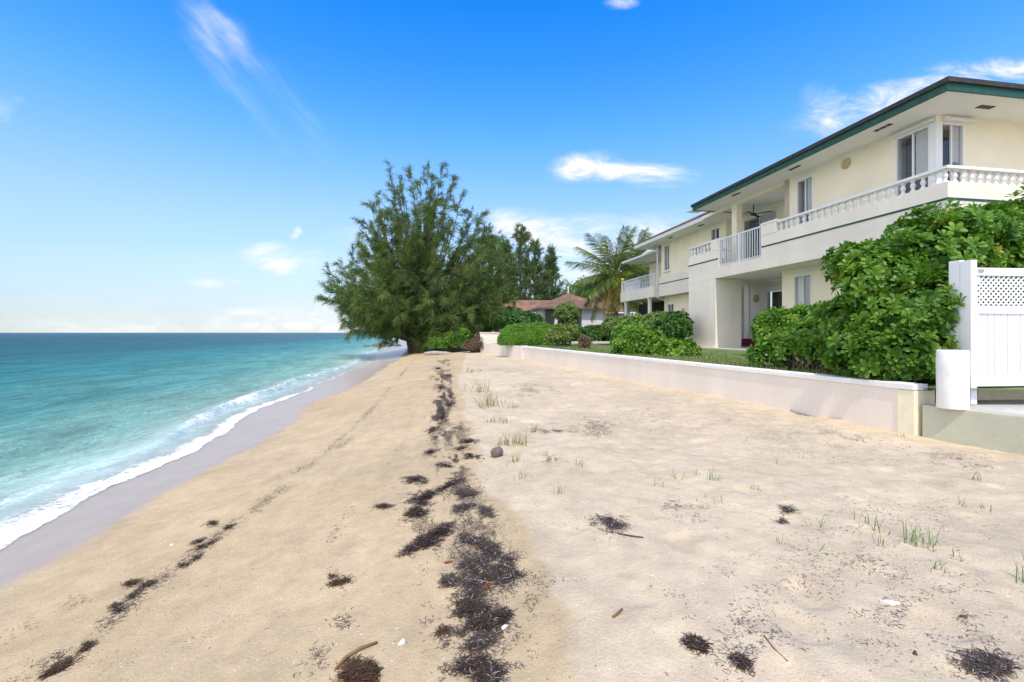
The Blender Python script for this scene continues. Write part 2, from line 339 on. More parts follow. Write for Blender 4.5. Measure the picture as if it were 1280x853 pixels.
def sand_mat():
    m, nt, N, L, P = new_mat('beach_sand')
    geo = N.new('ShaderNodeNewGeometry'); pos = geo.outputs['Position']
    def attr(n): a = N.new('ShaderNodeAttribute'); a.attribute_name = n; return a.outputs['Fac']
    def noise(s, d=6, r=0.55): n = N.new('ShaderNodeTexNoise'); n.inputs['Scale'].default_value = s; n.inputs['Detail'].default_value = d; n.inputs['Roughness'].default_value = r; L.new(pos, n.inputs['Vector']); return n.outputs['Fac']
    def mixc(f, a, b, mode='MIX'):
        x = N.new('ShaderNodeMixRGB'); x.blend_type = mode
        for i, v in enumerate((f, a, b)):
            if isinstance(v, tuple): x.inputs[i].default_value = (*v, 1)
            elif isinstance(v, (int, float)): x.inputs[i].default_value = v
            else: L.new(v, x.inputs[i])
        return x.outputs[0]
    def rng_(v, a, b, c, d): r = N.new('ShaderNodeMapRange'); r.inputs['From Min'].default_value = a; r.inputs['From Max'].default_value = b; r.inputs['To Min'].default_value = c; r.inputs['To Max'].default_value = d; L.new(v, r.inputs['Value']); return r.outputs[0]
    c = mixc(attr('damp'), (0.61, 0.505, 0.355), (0.535, 0.415, 0.250))
    big = rng_(noise(0.9, 5), 0.3, 0.7, 0.88, 1.08); c = mixc(1.0, c, big, 'MULTIPLY')
    mid = rng_(noise(7, 7, 0.65), 0.3, 0.7, 0.86, 1.10); c = mixc(1.0, c, mid, 'MULTIPLY')
    grain = rng_(noise(170, 3, 0.8), 0.3, 0.7, 0.78, 1.16); c = mixc(1.0, c, grain, 'MULTIPLY')
    # scattered dark grains and pale shell chips
    v1 = N.new('ShaderNodeTexVoronoi'); v1.inputs['Scale'].default_value = 34; L.new(pos, v1.inputs['Vector'])
    sep = N.new('ShaderNodeSeparateColor'); L.new(v1.outputs['Color'], sep.inputs[0])
    near0 = rng_(v1.outputs['Distance'], 0.12, 0.2, 1, 0); pick = rng_(sep.outputs[0], 0.90, 0.91, 0, 1); pk2 = rng_(sep.outputs[1], 0.91, 0.915, 0, 1)
    mm = N.new('ShaderNodeMath'); mm.operation = 'MULTIPLY'; L.new(near0, mm.inputs[0]); L.new(pick, mm.inputs[1])
    m2 = N.new('ShaderNodeMath'); m2.operation = 'MULTIPLY'; L.new(mm.outputs[0], m2.inputs[0]); m2.inputs[1].default_value = 0.7
    c = mixc(m2.outputs[0], c, (0.16, 0.11, 0.08))
    m3 = N.new('ShaderNodeMath'); m3.operation = 'MULTIPLY'; L.new(near0, m3.inputs[0]); L.new(pk2, m3.inputs[1]); c = mixc(m3.outputs[0], c, (0.75, 0.70, 0.64))
    wet = attr('wet'); c = mixc(wet, c, (0.385, 0.315, 0.25)); c = mixc(1.0, c, rng_(noise(2.6, 6, 0.6), 0.3, 0.7, 0.90, 1.07), 'MULTIPLY')
    inl = attr('inland'); c = mixc(inl, c, (0.07, 0.10, 0.035))
    L.new(c, P.inputs['Base Color'])
    L.new(rng_(wet, 0, 1, 0.95, 0.30), P.inputs['Roughness']); L.new(rng_(wet, 0, 1, 0.1, 0.16), P.inputs['Specular IOR Level'])
    b1 = N.new('ShaderNodeBump'); b1.inputs['Distance'].default_value = 0.022
    h = N.new('ShaderNodeMath'); h.operation = 'ADD'; L.new(noise(22, 8, 0.72), h.inputs[0]); hh = N.new('ShaderNodeMath'); hh.operation = 'MULTIPLY'; L.new(noise(60, 4, 0.7), hh.inputs[0]); hh.inputs[1].default_value = 0.9; L.new(hh.outputs[0], h.inputs[1])
    L.new(h.outputs[0], b1.inputs['Height']); L.new(rng_(wet, 0, 1, 0.55, 0.02), b1.inputs['Strength']); L.new(b1.outputs[0], P.inputs['Normal'])
    return m
M['sand'] = sand_mat()

def water_mat():
    m, nt, N, L, P = new_mat('sea_water')
    geo = N.new('ShaderNodeNewGeometry'); pos = geo.outputs['Position']
    def attr(n, o='Fac'): a = N.new('ShaderNodeAttribute'); a.attribute_name = n; return a.outputs[o]
    mp = N.new('ShaderNodeMapping'); mp.inputs['Rotation'].default_value = (0, 0, R(8)); mp.inputs['Scale'].default_value = (1.9, 0.75, 1); L.new(pos, mp.inputs[0])
    def noise(s, d, r=0.55, vec=None, dist=0.0):
        n = N.new('ShaderNodeTexNoise'); n.inputs['Scale'].default_value = s; n.inputs['Detail'].default_value = d; n.inputs['Roughness'].default_value = r; n.inputs['Distortion'].default_value = dist
        L.new(vec or mp.outputs[0], n.inputs['Vector']); return n.outputs['Fac']
    def rng_(v, a, b, c, d): r = N.new('ShaderNodeMapRange'); r.inputs['From Min'].default_value = a; r.inputs['From Max'].default_value = b; r.inputs['To Min'].default_value = c; r.inputs['To Max'].default_value = d; L.new(v, r.inputs['Value']); return r.outputs[0]
    def mt(op, a, b):
        n = N.new('ShaderNodeMath'); n.operation = op
        for i, v in enumerate((a, b)):
            if isinstance(v, (int, float)): n.inputs[i].default_value = v
            else: L.new(v, n.inputs[i])
        return n.outputs[0]
    # foam lace: thresholded cellular + noise inside the foam mask
    vo = N.new('ShaderNodeTexVoronoi'); vo.feature = 'DISTANCE_TO_EDGE'; vo.inputs['Scale'].default_value = 5.5
    wv = N.new('ShaderNodeTexNoise'); wv.inputs['Scale'].default_value = 3.0; wv.inputs['Detail'].default_value = 5; L.new(pos, wv.inputs['Vector'])
    vm = N.new('ShaderNodeVectorMath'); vm.operation = 'MULTIPLY_ADD'; L.new(wv.outputs['Color'], vm.inputs[0]); vm.inputs[1].default_value = (.7, .7, .7); L.new(pos, vm.inputs[2]); L.new(vm.outputs[0], vo.inputs['Vector'])
    cell = rng_(vo.outputs['Distance'], 0.0, 0.22, 1.0, 0.0)
    fn = noise(16, 8, 0.7, pos, 0.4)
    lace = mt('ADD', mt('MULTIPLY', cell, 0.45), mt('MULTIPLY', fn, 0.75))
    fm = mt('ADD', lace, mt('SUBTRACT', mt('MULTIPLY', attr('foam'), 1.25), 1.0))
    foam = rng_(fm, 0.0, 0.42, 0, 1)
    fmx = N.new('ShaderNodeMixRGB'); L.new(mt('MULTIPLY', foam, 0.95), fmx.inputs[0]); L.new(attr('wcol', 'Color'), fmx.inputs[1]); fmx.inputs[2].default_value = (0.86, 0.88, 0.88, 1)
    L.new(fmx.outputs[0], P.inputs['Base Color'])
    L.new(rng_(foam, 0, 1, 0.16, 0.9), P.inputs['Roughness'])
    P.inputs['IOR'].default_value = 1.33; L.new(rng_(foam, 0, 1, 0.12, 0.05), P.inputs['Specular IOR Level'])
    h = mt('ADD', mt('ADD', mt('MULTIPLY', noise(4.2, 5, 0.6, None, 0.8), 0.42), mt('MULTIPLY', noise(1.1, 7, 0.66, None, 0.8), 1.1)), mt('MULTIPLY', noise(0.12, 4, 0.5), 4.0))
    h = mt('ADD', h, mt('MULTIPLY', foam, 0.10))
    b = N.new('ShaderNodeBump'); b.inputs['Distance'].default_value = 0.30; L.new(h, b.inputs['Height']); L.new(attr('chop'), b.inputs['Strength']); L.new(b.outputs[0], P.inputs['Normal'])
    df = N.new('ShaderNodeBsdfDiffuse'); ripple_shade = N.new('ShaderNodeMixRGB'); ripple_shade.blend_type = 'MULTIPLY'; ripple_shade.inputs[0].default_value = 1; L.new(fmx.outputs[0], ripple_shade.inputs[1])  # ripple crests and troughs painted light and dark into the colour
    L.new(mt('MAXIMUM', rng_(noise(1.7, 7, 0.68, None, 0.9), 0.34, 0.66, 0.80, 1.20), foam), ripple_shade.inputs[2]); L.new(ripple_shade.outputs[0], df.inputs[0]); L.new(b.outputs[0], df.inputs['Normal'])
    gl = N.new('ShaderNodeBsdfGlossy'); gl.inputs['Roughness'].default_value = 0.14; L.new(b.outputs[0], gl.inputs['Normal'])
    fz = N.new('ShaderNodeFresnel'); fz.inputs['IOR'].default_value = 1.33; L.new(b.outputs[0], fz.inputs['Normal'])
    fac = mt('MULTIPLY', mt('MINIMUM', mt('MULTIPLY', fz.outputs[0], 0.9), 0.30), mt('SUBTRACT', 1.0, foam))
    dg = N.new('ShaderNodeMixShader'); L.new(fac, dg.inputs[0]); L.new(df.outputs[0], dg.inputs[1]); L.new(gl.outputs[0], dg.inputs[2])
    tr = N.new('ShaderNodeBsdfTransparent'); mx = N.new('ShaderNodeMixShader')
    al = mt('MAXIMUM', attr('opac'), mt('MULTIPLY', foam, rng_(attr('opac'), 0.0, 0.02, 0, 1)))
    L.new(al, mx.inputs[0]); L.new(tr.outputs[0], mx.inputs[1]); L.new(dg.outputs[0], mx.inputs[2]); L.new(mx.outputs[0], N['Material Output'].inputs[0])
    return m
M['water'] = water_mat()

def lawn_mat():
    m, nt, N, L, P = new_mat('lawn_soil_grass')
    geo = N.new('ShaderNodeNewGeometry')
    def noise(s, d): n = N.new('ShaderNodeTexNoise'); n.inputs['Scale'].default_value = s; n.inputs['Detail'].default_value = d; n.inputs['Roughness'].default_value = .65; L.new(geo.outputs['Position'], n.inputs['Vector']); return n.outputs['Fac']
    cr = N.new('ShaderNodeValToRGB'); e = cr.color_ramp.elements; e[0].position = .32; e[0].color = (.085, .15, .03, 1); e[1].position = .72; e[1].color = (.26, .25, .11, 1); x = e.new(.5); x.color = (.13, .20, .045, 1)
    L.new(noise(2.2, 9), cr.inputs[0]); L.new(cr.outputs[0], P.inputs['Base Color']); P.inputs['Roughness'].default_value = .9
    b = N.new('ShaderNodeBump'); b.inputs['Distance'].default_value = .04; L.new(noise(40, 5), b.inputs['Height']); L.new(b.outputs[0], P.inputs['Normal']); return m
M['lawn'] = lawn_mat()
M['blade'] = leafy('grass_blades', (0.10, 0.17, 0.035), (0.24, 0.27, 0.09), (0.42, 0.36, 0.20), 0.6, 0.3)
M['blade_dry'] = leafy('dry_grass_blades', (0.20, 0.20, 0.07), (0.42, 0.37, 0.19), (0.5, 0.42, 0.26), 0.7, 0.3)
M['sprig'] = leafy('beach_grass_blades', (0.09, 0.20, 0.035), (0.17, 0.28, 0.07), (0.35, 0.33, 0.14), 0.5, 0.3)
M['scaevola'] = leafy('glossy_shrub_leaves', (0.030, 0.105, 0.010), (0.200, 0.375, 0.045), (0.40, 0.36, 0.05), 0.42, 0.28, 0.30)
M['scaevola_light'] = leafy('fresh_shrub_leaves', (0.045, 0.135, 0.014), (0.245, 0.420, 0.060), (0.42, 0.42, 0.10), 0.42, 0.28, 0.30)
M['lime'] = leafy('lime_hedge_leaves', (0.075, 0.20, 0.016), (0.165, 0.335, 0.032), (0.28, 0.36, 0.05), 0.45, 0.3)
M['darkleaf'] = leafy('dark_shrub_leaves', (0.03, 0.10, 0.018), (0.075, 0.18, 0.03), (0.16, 0.24, 0.05), 0.4, 0.2)
M['croton'] = leafy('croton_leaves', (0.08, 0.16, 0.03), (0.20, 0.27, 0.06), (0.34, 0.12, 0.05), 0.45, 0.25)
M['drytwig'] = leafy('dry_twigs', (0.09, 0.065, 0.045), (0.19, 0.135, 0.09), None, 0.9, 0.0)
M['needle'] = leafy('casuarina_needles', (0.052, 0.098, 0.032), (0.185, 0.245, 0.075), (0.26, 0.27, 0.10), 0.7, 0.30, 0.15)
M['needle_far'] = leafy('distant_casuarina_needles', (0.075, 0.125, 0.055), (0.18, 0.24, 0.10), None, 0.7, 0.25, 0.15)
M['palm'] = leafy('palm_leaflets', (0.065, 0.12, 0.02), (0.19, 0.245, 0.045), None, 0.4, 0.16, 0.3)
M['palm_yellow'] = leafy('yellowing_palm_leaflets', (0.20, 0.18, 0.04), (0.36, 0.29, 0.07), None, 0.5, 0.3, 0.3)
M['weed'] = leafy('dried_seaweed', (0.024, 0.015, 0.010), (0.095, 0.062, 0.043), (0.36, 0.30, 0.25), 0.75, 0.0, 0.3)
M['weed_grey'] = leafy('bleached_seagrass', (0.035, 0.027, 0.023), (0.14, 0.107, 0.085), (0.48, 0.42, 0.37), 0.8, 0.0, 0.25)
M['weed_brown'] = leafy('brown_seaweed', (0.035, 0.018, 0.008), (0.12, 0.065, 0.03), (0.20, 0.12, 0.06), 0.7, 0.0, 0.35)

# ------------------------------------------------------------------ ground: one sheet of sand running under the sea and inland to the horizon
def grow(a, b, step, g):
    out = [a]; s = step
    while out[-1] < b: out.append(out[-1]+s); s *= g
    return out
def build_sand():
    sn = np.arange(-1.2, 9.5, 0.034).tolist()
    left = [-v for v in grow(1.2, 4200, 0.05, 1.16)][1:][::-1]; right = grow(9.5, 9000, 0.05, 1.10)[1:]
    S = np.array(left + sn + right)
    yn = np.arange(1.3, 4.4, 0.024).tolist()
    back = [v for v in sorted([1.3-(q-0) for q in grow(0.0, 80, 0.06, 1.13)[1:]])]
    Yv = np.array(back + yn + grow(4.4, 9000, 0.025, 1.0105)[1:]) if False else np.array(back + yn + grow(4.4, 60, 0.025, 1.0085)[1:] + grow(60.6, 9000, 0.8, 1.12)[1:])
    SS, YY = np.meshgrid(S, Yv); XX = shore_x(YY) + SS; ZZ = sand_z(XX, YY)
    ny, nx = SS.shape; V = np.stack([XX, YY, ZZ], -1).reshape(-1, 3)
    i = np.arange(ny-1)[:, None]*nx + np.arange(nx-1)[None, :]; i = i.ravel(); Fq = np.stack([i, i+1, i+nx+1, i+nx], 1)
    x = XX.ravel(); y = YY.ravel(); s = SS.ravel()
    xb = np.interp(y, [0, 1.76, 2.5, 3.4, 4.2, 6.2, 12, 30, 60], [.25, .28, .27, .12, -.25, -.55, -1.4, -3.0, -6]) + 0.35*(fbm(x*0.9, y*0.9, 3, 21)-0.5)
    damp = 1-sstep(-0.03, 0.06, x-xb+0.16*(fbm(x*4, y*4, 4, 4)-.5)); damp = damp*(0.78+0.3*fbm(x*0.7, y*0.35, 3, 40))
    ww = np.interp(y, [0, 4, 6, 9, 18, 27, 44], [1.0, 1.0, 1.15, 1.45, 2.3, 2.0, 3.0]) + 0.45*(fbm(x*0.6, y*0.9, 4, 33)-0.5)
    wet = 1-sstep(ww-0.16, ww+0.10, s)
    inland = sstep(9, 11, s)*sstep(33, 36, y); inland = np.maximum(inland, sstep(55, 60, y)*sstep(3, 5, s))
    o = np_mesh('sand', V, Fq, M['sand'], smooth=True, attrs={'damp': damp, 'wet': wet, 'inland': inland})
    tag(o, kind='structure')
build_sand()

# ------------------------------------------------------------------ sea
def build_sea():
    T = np.array([-0.9, -0.75, -0.6, -0.45] + grow(-0.3, 9000, 0.03, 1.0135 if False else 1.022)); Yv = np.array([v for v in sorted([2.0-q for q in grow(0.0, 120, 0.15, 1.2)[1:]])] + grow(2.0, 11000, 0.035, 1.013))
    TT, YY = np.meshgrid(T, Yv); XX = shore_x(YY)-TT
    x = XX; y = YY; t = TT
    near = np.exp(-np.maximum(y-10, 0)/60.0)*np.exp(-np.maximum(t, 0)/60.0)
    ph = t + 0.9*(fbm(x*0.12, y*0.12, 3, 50)-0.5)*3
    dep = sstep(0.3, 4, t)
    z = near*dep*(0.045*np.sin(ph*1.7+0.4)*(0.4+fbm(x*0.3, y*0.18, 2, 51)) + 0.06*(fbm(x*0.9, y*0.45, 4, 52)-0.5) + 0.03*np.sin(ph*0.75))
    # the little breaker running along the shore
    amp = np.interp(y, [0, 6, 8, 12, 16, 20, 27, 34, 60], [0.03, 0.04, .08, .10, .17, .12, .07, .05, .02])
    tc0 = np.interp(y, [0, 6, 10, 14, 18, 25, 60], [.45, .5, .75, .8, 1.1, .9, .9]) + 0.5*(fbm(y*0.35, y*0+3.1, 3, 55)-0.5)
    d = t-tc0; z = z + amp*np.where(d < 0, np.exp(-(d/0.16)**2), np.exp(-(d/0.5)**2))*(0.55+0.9*fbm(y*1.3, x*0.7, 3, 56))
    edge = -0.22 + 0.70*(fbm(y*0.55, y*0+9.2, 3, 57)-0.5) + 0.30*(fbm(y*1.9, y*0+2.2, 3, 58)-0.5)          # landward edge of the run-up
    film = 0.007 + 0.125*np.maximum(-t, 0)
    z = np.where(t < 0.4, np.maximum(z, 0)*sstep(-.2, .4, t) + np.where(t < 0, film, 0.007*(1-sstep(0, .5, t))), z)
    z[0:1] += 0
    foam = np.zeros_like(t)
    wf = np.interp(y, [0, 4, 6, 9, 14, 16, 20, 30, 60], [.72, .68, .55, .45, .40, .28, .26, .3, .3])
    f1 = sstep(edge-0.02, edge+0.05, t)*(1-sstep(edge+wf*0.45, edge+wf*1.35, t))
    f1 = f1*(0.62+0.75*fbm(y*1.4, t*1.2, 3, 62))*np.interp(y, [0, 5, 9, 14, 18, 25, 60], [.76, .74, .84, .74, .48, .38, .36])
    f2 = np.where(d < 0, np.exp(-(d/0.35)**2), np.exp(-(d/0.22)**2))*np.interp(y, [0, 7, 9, 13, 16, 20, 27, 60], [.10, .14, .25, .62, .55, .46, .38, .32])*(0.45+1.0*fbm(y*1.1, x*1.1, 3, 59))
    f3 = 0.62*np.exp(-((t-edge-wf*1.6)/0.22)**2)*fbm(y*0.7, x*0.4, 3, 61)
    foam = np.clip(np.maximum(np.maximum(f1, f2), f3), 0, 1)
    opac = sstep(edge-0.03, edge+0.04, t)*(0.55+0.45*sstep(-0.1, 0.9, t))
    # colour of the water over pale sand, then deeper water and sea grass
    tt = t*(1+0.55*(fbm(x*0.07, y*0.05, 3, 70)-0.5)) + 2.2*(fbm(x*0.25, y*0.22, 3, 71)-0.5)*sstep(2, 8, t)
    stops = [0, .8, 2.5, 6, 14, 30, 70, 250, 900]
    cr = np.interp(tt, stops, [.54, .42, .230, .105, .030, .012, .008, .007, .007])
    cg = np.interp(tt, stops, [.56, .56, .45, .34, .235, .130, .098, .090, .088])
    cb = np.interp(tt, stops, [.47, .49, .365, .305, .235, .155, .130, .122, .12])
    dk = 1-0.30*sstep(0.52, 0.70, fbm(x*0.035+2, y*0.022, 4, 72))*sstep(10, 25, t)
    gl = 1+0.75*(fbm(t*1.3+x*.1, y*0.42, 4, 73)-0.5)  # streaks of wave light and shade painted into the water colour
    gl = np.where(t > 1, gl, 1+(gl-1)*np.clip(t, 0, 1))
    wcol = np.stack([cr*dk*gl, cg*dk*gl, cb*(0.4+0.6*dk)*gl], -1).reshape(-1, 3)
    chop = sstep(-0.1, 2.0, t)*0.95+0.08
    chop = chop*np.interp(np.hypot(x, y), [0, 20, 100, 600, 3000], [0.75, 0.95, 1.0, 1.0, 1.0])
    ny, nx = TT.shape; V = np.stack([XX, YY, z], -1).reshape(-1, 3)
    i = (np.arange(ny-1)[:, None]*nx + np.arange(nx-1)[None, :]).ravel(); Fq = np.stack([i, i+nx, i+nx+1, i+1], 1)
    o = np_mesh('sea', V, Fq, M['water'], smooth=True, attrs={'foam': foam.ravel(), 'opac': opac.ravel(), 'wcol': wcol, 'chop': chop.ravel()})
    tag(o, kind='structure')
build_sea()

# ------------------------------------------------------------------ garden: walls, lawn
WT = 1.45                                               # top of the garden wall
W0 = Vector((5.04, 5.69)); W1 = Vector((0.55, 21.9)); W2 = Vector((-1.70, 28.6))
def strip_pts(a, b, t):                                  # rectangle from a to b, thickness t towards the garden (right of a->b)
    d = (b-a).normalized(); n = Vector((d.y, -d.x)); return [a, b, b+n*t, a+n*t]
FZ = 1.55; HROT = math.atan2(0.165, 0.986); P0 = Vector((9.0, 9.4, FZ))
U = Vector((-0.165, 0.986)); NN = Vector((0.986, 0.165))
def hp(n, s): p = Vector((P0.x, P0.y)) + NN*n + U*s; return (p.x, p.y)

gw = empty('garden_wall', (W0.x, W0.y, 0.8), 0, 'long low painted retaining wall with white coping between the sand and the lawn', 'wall')
def loc_mesh(mb, name, mat, parent, **k):
    o = mb.build(name, mat, parent, **k); o.matrix_parent_inverse = Matrix.Translation(parent.location).inverted() if parent.rotation_euler.z == 0 else o.matrix_parent_inverse; return o
dW = (W1-W0).normalized()
loc_mesh(MB().prism(strip_pts(W0+dW*0.2, W1, 0.2), 0.4, WT-0.075), 'wall_face', M['wallwhite'], gw, bevel=0.006)
capo = Vector((-dW.y, dW.x))*0.02
cm = MB()
ln = (W1-W0).length; k = 5
for i in range(k):
    a = W0+dW*(0.0 + i*ln/k+0.004) + capo; b = W0+dW*((i+1)*ln/k-0.004) + capo
    cm.prism(strip_pts(a, b, 0.25), WT-0.075, WT)
loc_mesh(cm, 'coping', M['capwhite'], gw, bevel=0.012)
pr = W0 + Vector((-dW.y, dW.x))*0.012
loc_mesh(MB().prism(strip_pts(pr, pr+dW*0.2, 0.36), 0.4, WT-0.08), 'end_pier', M['pier'], gw, bevel=0.008)
j0 = W1 + Vector((-dW.y, dW.x))*0.012
loc_mesh(MB().prism(strip_pts(j0, j0+dW*0.45, 0.24), 0.4, WT+0.01), 'joint_pier', M['capwhite'], gw, bevel=0.008)
dW2 = (W2-W1).normalized()
loc_mesh(MB().prism(strip_pts(W1+dW*0.47, W2, 0.2), 0.4, WT-0.02), 'far_wall_face', M['wallwhite'], gw, bevel=0.006)

bw = empty('boundary_wall', (-2.1, 30.2, 0.8), 0, 'taller pale block wall end behind the far corner of the garden wall', 'wall')
loc_mesh(MB().prism([(-2.1, 29.9), (2.2, 29.6), (2.2, 29.85), (-2.1, 30.15)], 0.4, 2.06), 'wall_face', M['wallwhite'], bw, bevel=0.01)
loc_mesh(MB().prism([(-2.14, 29.86), (2.24, 29.56), (2.24, 29.89), (-2.14, 30.19)], 2.06, 2.12), 'coping', M['wallwhite'], bw, bevel=0.01)

def build_lawn():
    edge = [W0+Vector((0.25, -0.2)), W1+Vector((0.21, 0)), W2+Vector((0.22, 0))]
    V = []; nn = 60; mm = 60
    ys = np.linspace(5.6, 34, nn)
    for y in ys:
        x0 = np.interp(y, [p.y for p in edge], [p.x for p in edge]) - 0.05
        if y < edge[0].y: x0 = edge[0].x-0.05
        for j in range(mm):
            f = (j/(mm-1))**1.6; x = x0 + f*24
            V.append((x, y, 1.385 + 0.10*min(1, f*5) + 0.03*(float(vnoise(np.array(x*1.1), np.array(y*1.1), 3))-.5)))
    i = (np.arange(nn-1)[:, None]*mm + np.arange(mm-1)[None, :]).ravel()
    tag(np_mesh('lawn', V, np.stack([i, i+1, i+mm+1, i+mm], 1), M['lawn'], smooth=True), kind='structure')
build_lawn()

def blades(n, pos, h, w, lean=0.35, seg=2, curl=0.3, rnd=None, dirs=None):
    """n upright tapering grass blades; pos (n,3), h (n,), returns V, F(tri), rnd"""
    a = rng.uniform(0, 2*np.pi, n) if dirs is None else dirs
    ln = rng.uniform(0.05, lean, n); side = np.stack([-np.sin(a), np.cos(a), np.zeros(n)], 1); fw = np.stack([np.cos(a), np.sin(a), np.zeros(n)], 1)
    rows = []
    for k in range(seg+1):
        f = k/seg; c = pos + fw*(h*(ln*f + curl*f*f*ln))[:, None]; c[:, 2] += h*f*(1-0.25*ln*f)
        if k < seg: ww = (w*(1-0.6*f))[:, None]; rows += [c-side*ww, c+side*ww]
        else: rows += [c]
    V = np.stack(rows, 1); m = V.shape[1]; F = []
    for k in range(seg-1): b = 2*k; F += [(b, b+1, b+3), (b, b+3, b+2)]
    b = 2*(seg-1); F += [(b, b+1, b+2)]
    F = (np.arange(n)[:, None, None]*m + np.array(F)[None]).reshape(-1, 3)
    r = np.repeat(rng.uniform(0, 1, n) if rnd is None else rnd, m)
    return V.reshape(-1, 3), F, r
def lawn_grass():
    n = 26000; y = 6.2 + 18*rng.uniform(0, 1, n)**1.3
    x0 = np.interp(y, [W0.y, W1.y, W2.y], [W0.x, W1.x, W2.x]) + 0.3; xh = 9+0.165*9.4-0.165*y + 1.0
    x = x0 + (xh-x0)*rng.uniform(0, 1, n)
    keep = fbm(x*1.3, y*1.3, 3, 88) > 0.36; x = x[keep]; y = y[keep]; n = len(x)
    V, F, r = blades(n, np.stack([x, y, np.full(n, 1.42)], 1), rng.uniform(.04, .10, n), rng.uniform(.004, .008, n), 0.6)
    tag(np_mesh('lawn_grass', V, F, M['blade'], attrs={'rnd': r}), 'short patchy lawn grass between the garden wall and the house', 'grass', kind='stuff')
lawn_grass()

# sage terrace wall, terrace slab, bollard post, gate
G0 = Vector((5.10, 5.66)); gd = Vector((0.44, -0.90)).normalized()
tw = empty('terrace_wall', (G0.x, G0.y, 0.8), 0, 'low sage green retaining wall under the white gate at the right', 'wall')
loc_mesh(MB().prism(strip_pts(G0, G0+gd*3.2, -0.22), 0.35, 1.20), 'wall_face', M['sage'], tw, bevel=0.015)
G1 = G0+gd*3.2
tag(MB().prism([(G0.x+0.23, G0.y-0.02), (G1.x+0.25, G1.y), (11, 2.2), (11, 7.2), (5.35, 5.9)], 0.6, 1.192).build('terrace', M['slab']), kind='structure')

pc = at(1191, 505, 5.44)
post = MB().lathe([(0.146, 0), (0.148, 0.01), (0.146, 0.25), (0.150, 0.5), (0.147, 0.68), (0.138, 0.695), (0.0, 0.70)], (0, 0, 0), 40).build('round_post', M['capwhite'], smooth=True)
post.location = (pc.x, pc.y, 1.196); post['label'] = 'squat white plastered round post at the foot of the gate'; post['category'] = 'post'
for p in post.data.polygons:
    if p.normal.z > 0.7 or p.normal.z < -0.7: p.use_smooth = False

def build_gate():
    o = at(1214, 505, 5.69); gx, gy = o.x, o.y
    g = empty('gate', (gx, gy, 1.20), math.atan2(0.10, 1), 'white vinyl privacy gate with a lattice top beside the round post', 'gate')
    pm = MB().box(0, 0.085, 0, 0.13, 0, 1.81); pm.build('gate_post', M['vinyl'], g, bevel=0.005)
    MB().box(0.004, 0.075, 0.136, 0.27, 0, 1.83).build('rear_post', M['vinyl'], g, bevel=0.005)
    for z in (0.42, 1.05, 1.52): MB().box(0.07, 0.125, -0.006, 0.0, z, z+0.07).tube([(0.087, -0.008, z-0.01), (0.087, -0.008, z+0.08)], [0.007, 0.007], 8).build('hinge', M['steel'], g)
    W = 1.5; x0 = 0.089
    fr = MB(); fr.box(x0, x0+W, 0.03, 0.09, 1.62, 1.72); fr.box(x0, x0+W, 0.03, 0.09, 1.14, 1.24); fr.box(x0, x0+W, 0.03, 0.09, 0.22, 0.34)
    fr.box(x0, x0+0.02, 0.032, 0.088, 0.34, 1.14); fr.box(x0, x0+0.02, 0.032, 0.088, 1.24, 1.62); fr.box(x0+W-0.1, x0+W, 0.032, 0.088, 0.34, 1.14)
    fr.build('gate_frame', M['vinyl'], g, bevel=0.004)
    b = MB(); w = 0.094; x = x0+0.022
    while x + w < x0+W-0.1:
        b.box(x+0.003, x+w-0.004, 0.05, 0.07, 0.34, 1.14); x += w
    b.build('boards', M['vinyl'], g, bevel=0.003)
    la = MB(); step = 0.072; z0, z1 = 1.24, 1.62; H = z1-z0
    for sgn, yo in ((1, 0.048), (-1, 0.058)):
        k = -H
        while k < W:
            xa, xb = (k, k+H); 
            pts = [(xa, z0), (xb, z1)] if sgn > 0 else [(xa, z1), (xb, z0)]
            # clip to the opening
            (ax, az), (bx, bz) = pts
            if ax < 0: t = (0-ax)/(bx-ax); ax, az = 0, az+(bz-az)*t
            if bx > W-0.1: t = (W-0.1-ax)/(bx-ax); bx, bz = W-0.1, az+(bz-az)*t
            if bx > ax+0.01:
                d = Vector((bx-ax, bz-az)).normalized(); nrm = Vector((-d.y, d.x))*0.0125
                v = []
                for yy in (yo, yo+0.009):
                    for (qx, qz) in ((ax-nrm.x, az-nrm.y), (bx-nrm.x, bz-nrm.y), (bx+nrm.x, bz+nrm.y), (ax+nrm.x, az+nrm.y)): v.append((x0+0.02+qx, yy, min(max(qz, z0), z1)))
                la.add(v, [(0, 1, 2, 3), (7, 6, 5, 4), (0, 4, 5, 1), (1, 5, 6, 2), (2, 6, 7, 3), (3, 7, 4, 0)])
            k += step
    la.build('lattice', M['vinyl'], g)
    MB().box(x0+0.05, x0+0.12, 0.02, 0.03, 1.66, 1.70).build('latch', M['wood'], g, bevel=0.004)
build_gate()
kb = at(1245, 495, 6.6)
stp = MB().box(-0.75, 3, 0, 0.25, 0, 0.42).build('kerb_wall', M['pier'], bevel=0.012); stp.location = (6.98, 6.15, 1.194); stp.rotation_euler = (0, 0, 0.08)
tag(stp, 'low cream concrete kerb wall seen through the gap under the white gate', 'wall')

